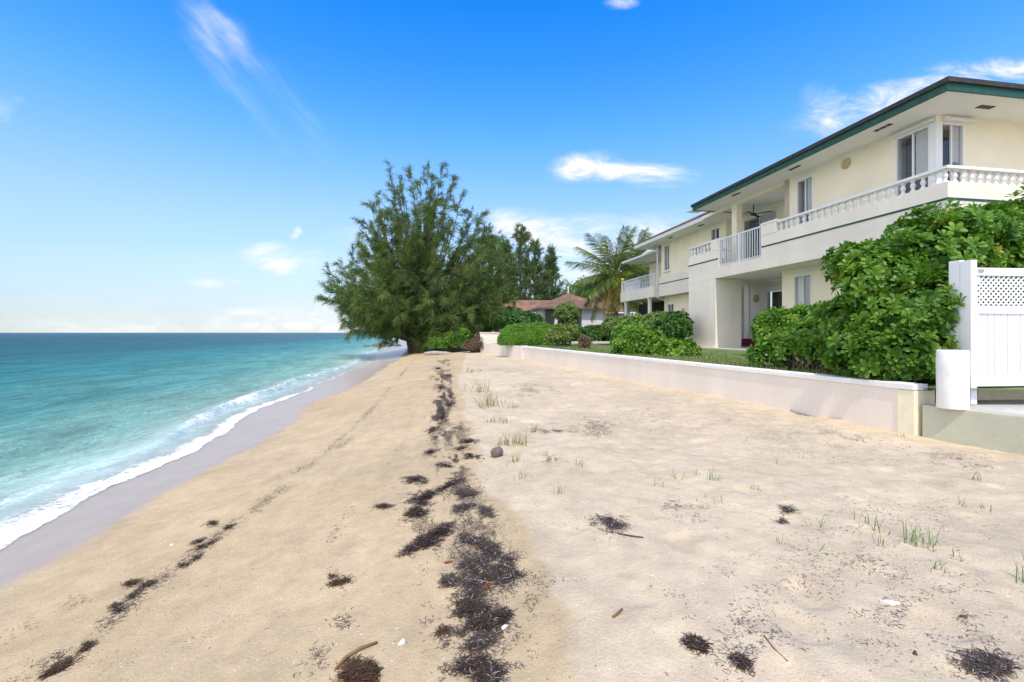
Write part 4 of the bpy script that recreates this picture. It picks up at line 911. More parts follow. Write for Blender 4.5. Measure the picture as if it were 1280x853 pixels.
bush('flowering_shrub', 'leafy light green shrub below the far balcony columns', 'shrub',
     [E(800, 410, 21, 1.0, .8, .55), E(775, 412, 23, .9, .8, .55), E(822, 408, 20, .7, .7, .55)], 1300, M['croton'], SM_PROTO, 1.7, 0.25, (0.5, 1.05), zmin=1.4, stems=5)
bush('clipped_hedge', 'rounded lime green clipped hedge mound on the lawn behind the wall corner', 'shrub',
     [E(652, 423, 24.4, 1.2, .8, .78), E(674, 422, 24.8, 1.15, .9, .78), E(638, 426, 24.0, .65, .6, .55)], 6500, M['lime'], SM_PROTO, 0.85, 0.05, (0.82, 1.0), zmin=1.3, stems=4, up=.3)
bush('croton_bush', 'small mottled croton bush right of the clipped lime hedge', 'shrub',
     [E(700, 420, 22.0, .65, .5, .46), E(713, 418, 22.3, .4, .4, .4)], 620, M['croton'], SM_PROTO, 1.5, 0.25, (0.5, 1.05), zmin=1.38, stems=5)
bush('garden_shrub', 'mid green garden shrub in front of the white pavilion wall', 'shrub',
     [E(745, 419, 28, 1.0, .8, .52), E(726, 421, 27.5, .8, .7, .42), E(768, 412, 28, .7, .8, .60)], 1100, M['darkleaf'], SM_PROTO, 2.0, 0.22, (0.55, 1.05), zmin=1.4, stems=4)
bush('young_tree', 'thin young leafy tree standing in front of the pavilion opening', 'shrub',
     [E(708, 393, 31, .75, .6, .75), E(712, 405, 31, .5, .5, .6)], 380, M['croton'], SM_PROTO, 1.7, 0.35, (0.3, 1.1), zmin=1.4, stems=5)
bush('boundary_shrub', 'large dark leafy shrub behind the pale boundary wall end', 'shrub',
     [E(605, 403, 36, 1.9, 1.2, 1.0), E(640, 402, 36, 1.7, 1.2, 1.0), E(585, 412, 35, 1.2, 1.0, .9), E(622, 400, 37, 1.4, 1.2, 1.1), E(662, 405, 37, 1.0, 1.0, .9)], 2400, M['darkleaf'], BIG_PROTO, 1.3, 0.25, (0.6, 1.05), zmin=1.0, stems=5)
bush('seashore_shrub', 'bright green low bush under the right side of the big casuarina', 'shrub',
     [E(567, 427, 31.5, .9, .8, .62), E(552, 430, 31.5, .8, .7, .5), E(577, 420, 32, .8, .8, .7)], 1300, M['scaevola'], SM_PROTO, 1.8, 0.25, (0.55, 1.05), zmin=0.8, stems=4)
bush('dry_brush', 'tangle of dry brown twigs at the left end of the boundary wall', 'shrub',
     [E(600, 428, 30.3, .40, .4, .55), E(592, 433, 30.0, .6, .5, .35)], 520, M['drytwig'], NR_PROTO, 1.5, 0.3, (0.2, 1.05), zmin=0.8, stems=8, stem_mat=M['bark'])
bush('dead_shrub', 'small dead brown shrub on the lawn right of the croton bush', 'shrub',
     [E(731, 428, 19.5, .22, .2, .26)], 90, M['drytwig'], NR_PROTO, 0.9, 0.3, (0.2, 1.05), zmin=1.4, stems=5, stem_mat=M['bark'])
bush('background_tree', 'broad leafy tree behind the pavilion roof left of the palm', 'tree',
     [E(735, 385, 62, 4.2, 3, 3.5), E(705, 395, 62, 2.6, 2.4, 2.2), E(765, 380, 62, 3.5, 3, 4.0), E(800, 375, 60, 3.5, 3, 4.6)], 2600, M['darkleaf'], BIG_PROTO, 2.3, 0.25, (0.55, 1.08), zmin=0.9, stems=6)

# casuarina: plumes of fine needles along many upswept branches
def plume_tree(name, label, base, tips, n_sec, n_tuft, n_needle, nl, nw, mat, trunk_r, fork=0.25, group=None, spread=0.55, sec_len=(0.9, 2.2), droop=0.15, upright=0.35, trunks=None):
    base = np.array(base, float); root = empty(name, tuple(base), 0, label, 'tree', group)
    mb = MB(); br = MB(); P = []; D = []; SZ = []; BR = []
    for tr in (trunks or [(0, 0, 0, 0.3, 1.0)]):
        ox, oy, lx, ly, h = tr
        pts = [Vector((ox*(1-0.1*k)+lx*k/6.0, oy+ly*k/6.0*0.3, -0.4+h*k/6.0)) for k in range(7)]
        mb.tube(pts, [trunk_r*(1.25 if k == 0 else 1-0.09*k) for k in range(7)], 10)
    for tip in tips:
        tip = np.array(tip, float); L_ = np.linalg.norm(tip); z0 = fork*tip[2]*rng.uniform(.5, 1.2) + 0.6
        a0 = np.array([tip[0]*0.06, tip[1]*0.06, z0]); mid = a0 + (tip-a0)*0.5; mid[2] += -0.02*L_ + 0.04*L_*rng.normal(); mid[:2] += rng.normal(size=2)*0.03*L_
        pts = []
        for k in range(9):
            t = k/8; pts.append((1-t)**2*a0 + 2*t*(1-t)*mid + t*t*tip)
        pts = np.array(pts); rr = [max(0.014, trunk_r*0.42*(1-t/8.6)**1.2) for t in range(9)]
        br.tube([Vector(p) for p in pts], rr, 5, False)
        axis = tip-a0; axis /= np.linalg.norm(axis); mbr = rng.uniform(.2, .75)
        for j in range(n_sec):
            t = 0.30+0.70*((j+rng.uniform(0, 1))/n_sec); q = t*8; k = min(7, int(q)); p = pts[k]+(pts[k+1]-pts[k])*(q-k)
            d = axis*0.8 + rng.normal(size=3)*spread; d[2] += upright; d /= np.linalg.norm(d)
            ls = rng.uniform(*sec_len)*(1.15-0.65*t)
            e = p+d*ls; 
            if j % 2 == 0: br.tube([Vector(p), Vector((p+e)/2), Vector(e)], [.022, .014, .006], 3, False)
            for m_ in range(n_tuft):
                f = (m_+rng.uniform(0, 1))/n_tuft; c = p+d*ls*f + rng.normal(size=3)*0.06
                dd = d + rng.normal(size=3)*0.35; P.append(c); D.append(dd/np.linalg.norm(dd)); SZ.append(rng.uniform(.7, 1.25)); BR.append(np.clip(mbr+rng.normal()*.13, 0, 1))
        for m_ in range(n_tuft):
            P.append(tip - axis*0.25*m_); D.append(axis+rng.normal(size=3)*.2); SZ.append(.8); BR.append(mbr)
    P = np.array(P); D = np.array(D); SZ = np.array(SZ); BR = np.array(BR); n = len(P)*n_needle
    Pn = np.repeat(P, n_needle, 0); Dn = np.repeat(D, n_needle, 0) + rng.normal(size=(n, 3))*0.38; Dn[:, 2] -= droop*rng.uniform(0, 1, n); Dn /= np.linalg.norm(Dn, axis=1, keepdims=True)
    ln = nl*np.repeat(SZ, n_needle)*rng.uniform(.6, 1.2, n); w = nw*rng.uniform(.6, 1.2, n)
    side = np.cross(Dn, rng.normal(size=(n, 3))); side /= np.linalg.norm(side, axis=1, keepdims=True)
    Pn = Pn + rng.normal(size=(n, 3))*0.06; sag = np.zeros((n, 3)); sag[:, 2] = -ln*0.18
    V = np.stack([Pn-side*w[:, None]*.5, Pn+side*w[:, None]*.5, Pn+Dn*(ln*.55)[:, None]+side*w[:, None]*.45, Pn+Dn*(ln*.55)[:, None]-side*w[:, None]*.45, Pn+Dn*ln[:, None]+sag], 1).reshape(-1, 3)
    F = (np.arange(n)[:, None, None]*5 + np.array([(0, 1, 2), (0, 2, 3), (3, 2, 4)])[None]).reshape(-1, 3)
    np_mesh('crown', V, F, mat, root, attrs={'rnd': np.repeat(np.clip(np.repeat(BR, n_needle)+rng.normal(size=n)*.1, 0, 1), 5)})
    mb.build('trunk', M['bark'], root, smooth=True); br.build('branches', M['bark'], root)
    return root
TB = ground_pt(521, 441); TD = TB[1]
def tp(px, py, dy=0.0):
    p = at(px, py, TD+dy); return (p.x-TB[0], p.y-TB[1], p.z-TB[2])
sil = [(402, 371), (412, 342), (420, 356), (438, 318), (432, 382), (448, 392), (440, 412), (455, 275), (447, 300), (462, 252), (470, 243), (487, 217), (493, 240), (512, 211), (536, 206), (553, 205), (541, 222), (568, 222), (578, 243), (590, 262), (603, 268), (612, 282), (622, 300),
       (632, 322), (640, 345), (642, 372), (632, 395), (612, 408), (590, 418), (455, 405), (470, 412), (430, 366), (426, 334), (560, 240), (525, 225), (480, 262), (500, 228), (585, 285), (605, 300), (612, 290), (625, 315), (634, 335), (618, 300), (600, 275), (628, 350), (638, 365), (610, 320), (420, 372), (412, 362), (436, 345), (425, 388)]
tips = [tp(x, y, rng.uniform(-2.6, 2.8)) for x, y in sil]
for _ in range(98):
    a = rng.uniform(0, 1); x = rng.uniform(425, 632); top = np.interp(x, [425, 460, 500, 550, 590, 632], [340, 270, 235, 225, 280, 330]); y = rng.uniform(top+8, 400 if x < 500 else 412)
    tips.append(tp(x, y, rng.uniform(-5.0, 4.5)))
for (x, y) in [(560, 395), (540, 375), (570, 410), (590, 385), (480, 385), (500, 395), (470, 350), (550, 340), (520, 350), (600, 350), (545, 415), (565, 375)]: tips.append(tp(x, y, -5.2+rng.uniform(-.6, .6)))
for (x, y) in [(548, 418), (560, 428), (575, 425), (590, 420), (540, 425), (555, 408), (580, 405), (600, 408), (612, 398), (534, 408), (618, 385), (480, 400), (500, 404), (465, 396), (495, 380)]: tips.append(tp(x, y, -3.2+rng.uniform(-1.6, 1.0)))
plume_tree('casuarina_tree', 'big feathery casuarina with a dark trunk at the edge of the sand by the waterline', TB, tips, 13, 5, 14, 0.58, 0.029, M['needle'], 0.33, fork=0.20,
           trunks=[(0, 0, -0.3, 0.5, 6.5), (-0.30, .1, -1.2, -0.4, 5.0), (.34, .3, 1.0, 0.4, 5.5)], sec_len=(.8, 2.1), droop=.55, upright=.10)
def pine_tips(h, w, n):
    out = [(0.2, 0.1, h-1.0)]
    for i in range(n):
        f = rng.uniform(0.12, 0.97); r = w*(1-f)**0.75*rng.uniform(.6, 1.0)+.15; a = rng.uniform(0, 6.28); out.append((r*math.cos(a), r*math.sin(a), min(h*f+r*0.5, h*.98)))
    return out
for i, (px, top, d, w, lab) in enumerate([(650, 278, 66, 3.6, 'tallest of the far casuarinas, just right of the big beach tree'), (632, 300, 62, 3.4, 'far casuarina mostly hidden behind the big tree on the beach'),
                                         (668, 300, 70, 3.0, 'middle far casuarina with a forked ragged top above the bungalow roof'), (689, 310, 74, 2.6, 'narrow pointed casuarina, rightmost of the far row above the pavilion'), (613, 292, 60, 3.4, 'far casuarina whose crown merges into the right side of the big tree'),
                                         (680, 340, 72, 2.6, 'shorter far casuarina filling the gap before the pointed one')]):
    p = at(px, top, d); hgt = p.z-0.9
    plume_tree('casuarina_tree', lab, (p.x, d, 0.9), pine_tips(hgt, w, 64), 6, 3, 8, 0.75, 0.055, M['needle_far'], 0.16, fork=.85, group='row of casuarinas beyond the bungalow', sec_len=(.7, 1.7), spread=.42, upright=.6, trunks=[(0, 0, 0, 0, hgt*.7)])

# coconut palms
def frond(L_, drop, nleaf, seed, yellow=False):
    r = np.random.default_rng(seed); V = []; F = []; Rn = []; k = 14
    pts = []
    for i in range(k+1):
        t = i/k; pts.append(np.array([L_*(t-0.10*drop*t**2), 0, L_*(0.10*t - drop*0.62*t**2.0)]))
    pts = np.array(pts)
    def spine(t): q = t*k; j = min(k-1, int(q)); return pts[j]+(pts[j+1]-pts[j])*(q-j), pts[j+1]-pts[j]
    for i in range(nleaf):
        t = 0.16+0.84*i/(nleaf-1); p, tan = spine(t); tan = tan/np.linalg.norm(tan); ll = L_*0.25*math.sin(math.pi*(0.12+0.80*t))**.6*r.uniform(.85, 1.1)
        for sg in (-1, 1):
            d = tan*0.75 + np.array([0, sg*1.0, 0])*0.9 + np.array([0, 0, -0.35+r.normal()*.22]); d /= np.linalg.norm(d)
            w = 0.018*L_/3.5; s_ = np.cross(d, [0, 0, 1.0]); s_ /= np.linalg.norm(s_); mid = p+d*ll*.5+np.array([0, 0, -.03*ll]); e = p+d*ll+np.array([0, 0, -.42*ll])
            b = len(V); V += [p-s_*w*.5, p+s_*w*.5, mid+s_*w, mid-s_*w, e]; F += [(b, b+1, b+2), (b, b+2, b+3), (b+3, b+2, b+4)]; Rn += [r.uniform(.1, .9)]*5
    for i in range(k):
        for q in (0, 1):
            b = len(V); w = 0.035*(1-i/k)+.006; a = pts[i]; c = pts[i+1]; o = np.array([0, w, 0]) if q == 0 else np.array([0, 0, w])
            V += [a-o, a+o, c+o, c-o]; F += [(b, b+1, b+2), (b, b+2, b+3)]; Rn += [.9]*4
    return np.array(V), np.array(F), np.array(Rn)
def palm(label, loc, h, L_, nf, lean=(0, 0), group=None):
    root = empty('palm_tree', loc, 0, label, 'palm tree', group)
    pts = [Vector((lean[0]*(t/8)**1.5, lean[1]*(t/8)**1.5, -0.3+(h+.3)*t/8)) for t in range(9)]
    MB().tube(pts, [0.24, .19, .17, .16, .15, .145, .14, .14, .15], 10).build('trunk', M['bark_pale'], root, smooth=True)
    top = pts[-1]; cache = {}
    MB().lathe([(0.1, -.45), (.28, -.2), (.26, .1), (.12, .5), (.02, .8)], top, 10).build('crown_shaft', M['frond_dry'], root)
    for i in range(nf):
        f = i/(nf-1); az = i*2.39996; el = R(78 - 118*f**0.8); key = 0 if f < .40 else (1 if f < .78 else 2)
        if key not in cache:
            V, F, rr = frond(L_, (.35, .55, .75)[key], 62, 500+key); o = np_mesh('frond', V, F, M['palm_yellow'] if key == 2 else M['palm'], root, attrs={'rnd': rr}); cache[key] = o
        else: o = cache[key].copy(); COL.objects.link(o); o.parent = root
        o.location = top; o.rotation_euler = (rng.uniform(-.3, .3), -el, az); s_ = rng.uniform(.85, 1.1); o.scale = (s_, s_, s_)
pp = at(770, 345, 35)
palm('coconut palm with yellowing lower fronds rising beside the far balcony', (pp.x, 35, 1.4), pp.z-1.4, 3.7, 46, (0.05, 0))
pp = at(800, 318, 43); palm('farther palm crown just showing above the far wing roof', (pp.x, 43, 1.4), pp.z-1.4, 2.6, 20, (-0.2, 0))
p = at(745, 378, 40); palm('short dusty palm crown behind the pavilion roof below the tall palm', (p.x, 52, 1.2), 4.6, 3.0, 20, (0, 0))

# ------------------------------------------------------------------ beach debris
def ribbons(P, ang, length, w, lift, pitch):
    """curled flat seaweed blades lying about; 4 cross rows"""
    n = len(P); curl = rng.normal(size=n)*1.9; rows = []; hd = ang.copy(); c = P.copy(); seg = length/4
    for k in range(5):
        side = np.stack([-np.sin(hd), np.cos(hd), rng.uniform(-.5, .5, n)], 1)*w[:, None]*(1.0 if 0 < k < 4 else 0.45)
        rows += [c-side, c+side]
        c = c + np.stack([np.cos(hd)*np.cos(pitch), np.sin(hd)*np.cos(pitch), np.sin(pitch)*(1-k*.55)], 1)*seg[:, None]; hd = hd+curl*.35
    V = np.stack(rows, 1); F = []
    for k in range(4): b = 2*k; F += [(b, b+1, b+3), (b, b+3, b+2)]
    F = (np.arange(n)[:, None, None]*10+np.array(F)[None]).reshape(-1, 3); V = V.reshape(-1, 3)
    g = sand_z(V[:, 0], V[:, 1])+0.002; V[:, 2] = np.maximum(V[:, 2]+np.repeat(lift, 10), g)
    return V, F
def weed_points(px, py, rx, ry, ang, n, edge=0.55):
    """scatter in an irregular patch: centre and half axes given where the patch lies on the sand"""
    a = R(ang); q = rng.normal(size=(n*4, 2))*0.50; r = (q**2).sum(1)**.5
    lump = fbm(q[:, 0]*3.8+px*.1, q[:, 1]*3.8+py*.1, 5, 99); keep = (r < 1.5) & (lump > edge-0.02+0.20*r); q = q[keep][:n]
    x = px+q[:, 0]*rx*math.cos(a)-q[:, 1]*ry*math.sin(a); y = py+q[:, 0]*rx*math.sin(a)+q[:, 1]*ry*math.cos(a)
    y = np.maximum(y, 424)
    d = 1.35/((y-HY)/F_PX)
    for _ in range(12): z = sand_z((x-CX)/F_PX*d, d); d = .5*d+.5*(CAMZ-z)/((y-HY)/F_PX)
    return np.stack([(x-CX)/F_PX*d, d, sand_z((x-CX)/F_PX*d, d)], 1), (q**2).sum(1)**.5
def weed_arrays(P, rr, mound, lmin, lmax, w=(.0009, .0021), dscale=True, flat=.25):
    n = len(P); sc_ = np.clip(P[:, 1]/4.0, 1, 3.5) if dscale else np.ones(n)
    ln = rng.uniform(lmin, lmax, n)*sc_**.5; ww = rng.uniform(*w, n)*sc_**.8
    lift = mound*np.clip(1-rr*rr, 0, 1)*rng.uniform(0, 1, n)
    return ribbons(P, rng.uniform(0, 6.28, n), ln, ww, lift, rng.normal(size=n)*flat*.6)
def clump(label, patches, n, mound, mat='weed', group='washed up seaweed clumps', lmin=.02, lmax=.065, name='seaweed_clump'):
    Vs = []; Fs = []; Rs = []; off = 0; tot = sum(p[2]*p[3] for p in patches)
    for (px, py, rx, ry, ang) in patches:
        k = max(30, int(2.6*n*rx*ry/tot)); P, rr = weed_points(px, py, rx, ry, ang, k, .44); V, F = weed_arrays(P, rr, mound, lmin, lmax)
        Vs.append(V); Fs.append(F+off); off += len(V); base = np.clip(rng.beta(1.1, 1.6, len(P)), 0, .9); base[rng.uniform(0, 1, len(P)) < .07] = 1.0; Rs.append(np.repeat(base, 10))
        # matted core lying on the sand
        if mound < .016: continue
        pc_, _ = weed_points(px, py, rx*.1, ry*.1, ang, 30, .2); c = pc_.mean(0); pa, _ = weed_points(px+rx*.75*math.cos(R(ang)), py+rx*.75*math.sin(R(ang)), .5, .5, 0, 20, .2); pb, _ = weed_points(px-ry*.75*math.sin(R(ang)), py+ry*.75*math.cos(R(ang)), .5, .5, 0, 20, .2)
        ax = (pa.mean(0)-c)[:2]; bx_ = (pb.mean(0)-c)[:2]; m1, m2 = 6, 26; vv = []
        for i in range(m1):
            for j in range(m2):
                t = 2*math.pi*j/m2; f = (i+1)/m1; wob = .72+.5*float(vnoise(np.array(3*math.cos(t)+px), np.array(3*math.sin(t)+py), 4)); xy = c[:2]+(ax*math.cos(t)+bx_*math.sin(t))*f*f*wob*.55
                zz = float(sand_z(xy[0], xy[1])) + (mound*.35*(1-f*f)*(.5+float(vnoise(np.array(xy[0]*40), np.array(xy[1]*40), 8))) + .004 if i < m1-1 else -.012); vv.append((xy[0], xy[1], zz))
        vv.append((c[0], c[1], float(sand_z(c[0], c[1]))+mound*.55)); ff = []
        for j in range(m2): ff.append((m1*m2, j, (j+1) % m2))
        for i in range(m1-1):
            for j in range(m2): j2 = (j+1) % m2; ff += [(i*m2+j, (i+1)*m2+j, (i+1)*m2+j2), (i*m2+j, (i+1)*m2+j2, i*m2+j2)]
        Vs.append(np.array(vv)); Fs.append(np.array(ff)+off); off += len(vv); Rs.append(np.full(len(vv), .12))
    V = np.concatenate(Vs); c = V.mean(0); c[2] = V[:, 2].min()
    o = np_mesh(name, V-c, np.concatenate(Fs), M[mat], attrs={'rnd': np.concatenate(Rs)}, loc=tuple(c)); return tag(o, label, 'seaweed', group)
clump('long dark seaweed heap lying aslant just left of the wide tangle', [(548, 668, 22, 9, -35), (530, 680, 26, 8, -22), (512, 689, 14, 5, -20)], 900, .05)
clump('two lobed dark seaweed heap above the long slanting one', [(532, 623, 24, 10, -12), (521, 642, 22, 8, -22)], 800, .05)
clump('flat seaweed heap touching the wrack line above the two lobed heap', [(521, 601, 21, 6, 3), (560, 608, 24, 5, -25)], 420, .035)
clump('small isolated dark seaweed scrap far left of the two lobed heap', [(478, 634, 13, 3.5, 3)], 130, .02)
clump('seaweed heap cut by the bottom edge of the photo below the wrack line', [(590, 832, 24, 9, 5), (612, 850, 16, 18, 0)], 700, .03)
clump('brown seaweed heap at the bottom edge left of the wrack line', [(450, 846, 24, 18, 10)], 600, .04, 'weed_brown')
clump('thin crossed brown seaweed strands on the bare sand left of the heaps', [(425, 728, 18, 3, -15), (417, 721, 5, 2, 0)], 120, .015, 'weed_brown')
clump('crescent scrap of brown seaweed just above the brown heap at the bottom', [(553, 790, 9, 3, -20)], 45, .015, 'weed_brown')
clump('broad matted tangle of grey black seagrass forming the widest part of the wrack', [(607, 715, 34, 20, 15), (592, 735, 18, 18, 0), (632, 712, 22, 18, 0)], 2300, .028, 'weed_grey')
clump('dark tangle just below the widest part of the wrack', [(592, 762, 24, 14, 20), (604, 780, 20, 10, -10), (625, 772, 12, 8, -30)], 1300, .03)
clump('seagrass patch joining the long slanting heap to the wide tangle', [(588, 676, 18, 7, 15), (612, 688, 16, 10, 40)], 700, .025, 'weed_grey')
clump('round scrap of seagrass left of the wide tangle', [(562, 727, 10, 7, 0)], 180, .02, 'weed_grey')
clump('small trailing seagrass patch under the dark tangle', [(600, 803, 18, 6, -20)], 300, .02, 'weed_grey')
clump('seagrass band right of the flat heap on the wrack line', [(582, 618, 22, 7, -8), (578, 636, 22, 5, -12), (608, 640, 12, 7, 20)], 700, .02, 'weed_grey')
clump('pair of dark scraps on the upper wrack line left of the grey stone', [(538, 566, 9, 4, -10), (556, 582, 11, 3.5, 0)], 220, .03)
clump('dark scrap on the upper wrack line beside the grey stone', [(586, 553, 14, 4.5, -8), (588, 571, 14, 3.5, 5), (575, 562, 14, 2.5, -5)], 330, .03)
clump('elongated dark seaweed drift on the upper wrack line beyond the stone', [(553, 520, 8, 14, 12), (540, 538, 11, 4.5, -10), (562, 506, 10, 6, -20)], 520, .035)
clump('farthest dark seaweed drift on the wrack line toward the big tree', [(551, 485, 10, 4, 0), (560, 470, 12, 3.5, -5), (548, 461, 9, 3, 0)], 330, .04)
clump('brown seaweed smear at the lower left corner of the sand', [(75, 835, 26, 5, -30), (108, 810, 9, 4, -45)], 260, .02, 'weed_brown')
clump('dark seaweed scrap halfway up the left tide line', [(182, 733, 12, 4, -30), (168, 744, 8, 3, -25)], 120, .015)
clump('rounded olive seaweed scrap on the left tide line', [(166, 730, 11, 4, -5)], 90, .02, 'weed_brown')
clump('small round black scrap beneath the olive scrap on the left tide line', [(145, 758, 4, 3.5, 0), (150, 763, 5, 2.5, 0)], 60, .018)
clump('double streak of seaweed on the left tide line', [(248, 677, 9, 3, -20), (257, 682, 16, 2.5, -20)], 140, .018)
clump('dark scrap at the top of the left tide line', [(264, 655, 8, 4, -5), (285, 660, 8, 2.5, -25)], 100, .02)
clump('ragged seaweed scrap between the double streak and the olive scrap', [(230, 707, 6, 3, 0), (246, 697, 8, 2.5, -35)], 70, .018)
clump('black seaweed tuft alone on the pale sand near the bottom right', [(872, 807, 15, 6, 20)], 170, .014)
clump('thin black seaweed strand right of the lone tuft at the bottom', [(928, 828, 14, 4, 50)], 90, .012)
clump('grey seagrass spread at the lower right corner', [(1240, 832, 36, 15, 8)], 330, .012, 'weed_grey')
clump('sparse grey seagrass patch with a twig in the middle of the pale sand', [(764, 655, 22, 10, 5)], 220, .012, 'weed_grey')
clump('small grey seagrass knot left of the green sprigs', [(984, 638, 9, 5, 0), (978, 652, 5, 4, 0)], 130, .012, 'weed_grey')
def scatter_litter():
    Vs = []; Fs = []; Rs = []; off = 0
    def put(P, rr, mound, l0, l1, w, bias):
        nonlocal off
        if len(P) == 0: return
        V, F = weed_arrays(P, rr, mound, l0, l1, w); Vs.append(V); Fs.append(F+off); off += len(V); b = np.clip(rng.beta(1.3, 2.0, len(P))+bias, 0, .9); b[rng.uniform(0, 1, len(P)) < .06] = 1; Rs.append(np.repeat(b, 10))
    # loose bits along the wrack
    for (px, py, rx, ry, ang, n, md) in [(600, 705, 36, 62, 5, 1200, .015), (592, 655, 34, 40, 10, 900, .015), (575, 610, 34, 34, 0, 1300, .015), (568, 575, 30, 30, 0, 1500, .015), (590, 790, 40, 40, 0, 1100, .01), (530, 650, 40, 40, 0, 700, .008), (560, 545, 30, 22, 0, 1300, .015), (590, 700, 55, 60, 10, 900, .01), (600, 770, 60, 60, 0, 700, .008), (560, 620, 50, 35, -10, 600, .01), (560, 560, 35, 28, -10, 420, .012), (548, 512, 16, 26, 12, 3500, .03), (558, 495, 16, 14, 0, 2200, .03), (554, 472, 18, 14, 0, 2600, .03), (556, 452, 14, 7, 0, 1500, .03), (545, 462, 26, 12, 0, 400, .02), (575, 535, 22, 10, 0, 400, .02), (548, 545, 20, 8, -10, 400, .02),
                                         (600, 838, 60, 22, 0, 360, .006), (650, 740, 60, 60, 0, 260, .004), (665, 488, 42, 14, 5, 700, .006), (640, 462, 40, 6, 0, 350, .006), (690, 539, 34, 5, 3, 360, .008), (745, 535, 42, 17, 0, 1000, .008), (800, 520, 60, 20, 5, 320, .004),
                                         (690, 575, 16, 6, 0, 120, .008), (760, 655, 36, 20, 0, 160, .004), (870, 640, 40, 24, 0, 110, .004), (840, 632, 24, 10, 10, 120, .004), (900, 530, 160, 30, 8, 420, .003), (1020, 560, 160, 26, 8, 600, .003), (1190, 575, 80, 16, 8, 500, .004), (1060, 545, 70, 9, 12, 300, .004), (985, 510, 60, 7, 14, 320, .004),
                                         (1100, 640, 170, 50, 0, 420, .002), (1150, 760, 130, 70, 10, 300, .002), (950, 720, 170, 90, 0, 260, .002), (1235, 830, 60, 26, 0, 200, .003), (930, 800, 90, 50, 0, 200, .003), (1080, 700, 60, 16, 0, 90, .002)]:
        P, rr = weed_points(px, py, rx, ry, ang, int(n*1.7), .45); put(P, rr, md, .008, .030, (.0006, .0015), .02)
    # thin tide lines on the seaward slope
    for line, n in [([(20, 850), (110, 805), (150, 765), (200, 725), (250, 690), (290, 655), (335, 625), (380, 590), (430, 545), (462, 515), (500, 470), (520, 448)], 3800), ([(430, 738), (400, 700), (420, 660), (470, 610), (500, 560), (520, 510), (535, 470)], 420), ([(380, 845), (410, 800), (435, 770)], 260), ([(0, 800), (60, 770), (110, 745)], 160), ([(500, 800), (560, 765)], 60), ([(345, 600), (400, 575), (440, 548)], 600)]:
        t = rng.uniform(0, len(line)-1, n); cl_ = fbm(t*5, t*0+1.7, 3, 12); t = t[cl_ > .45]; i = t.astype(int); f = t-i; L_ = np.array(line); c = L_[i]*(1-f[:, None])+L_[np.minimum(i+1, len(line)-1)]*f[:, None]; c += rng.normal(size=c.shape)*np.array([3.5, 2.5])*((c[:, 1:2]-HY)/200)
        c = np.vstack([c]); d = 1.5/((c[:, 1]-HY)/F_PX)
        for _ in range(14): z = sand_z((c[:, 0]-CX)/F_PX*d, d); d = .5*d+.5*(CAMZ-z)/((c[:, 1]-HY)/F_PX)
        put(np.stack([(c[:, 0]-CX)/F_PX*d, d, sand_z((c[:, 0]-CX)/F_PX*d, d)], 1), np.full(len(c), .5), .004, .010, .045, (.0008, .002), .0)
    # everywhere on the dry sand
    n = 23000; y = 1.6+22*rng.uniform(0, 1, n)**1.7; x = rng.uniform(-3, 1, n)*0 + rng.uniform(-4.5, 6.5, n); s = x-shore_x(y); wallx = np.interp(y, [5.7, 21.9, 28], [5.0, .55, -1.5])
    dens = fbm(x*.8, y*.8, 4, 66)+.12*sstep(4.6, 6.5, s)-.12*(s < 4.2)-.12*np.exp(-(np.abs(x-1.2)/.7)**2); ok = (s > 1.7) & (x < wallx-.05) & (dens > .47)
    P = np.stack([x[ok], y[ok], sand_z(x[ok], y[ok])], 1); put(P, np.full(len(P), .5), .002, .006, .024, (.0006, .0014), .05)
    tag(np_mesh('beach_litter', np.concatenate(Vs), np.concatenate(Fs), M['weed_grey'], attrs={'rnd': np.concatenate(Rs)}), 'scattered dry seagrass bits strewn thinly over the beach sand', 'litter', kind='stuff')
scatter_litter()

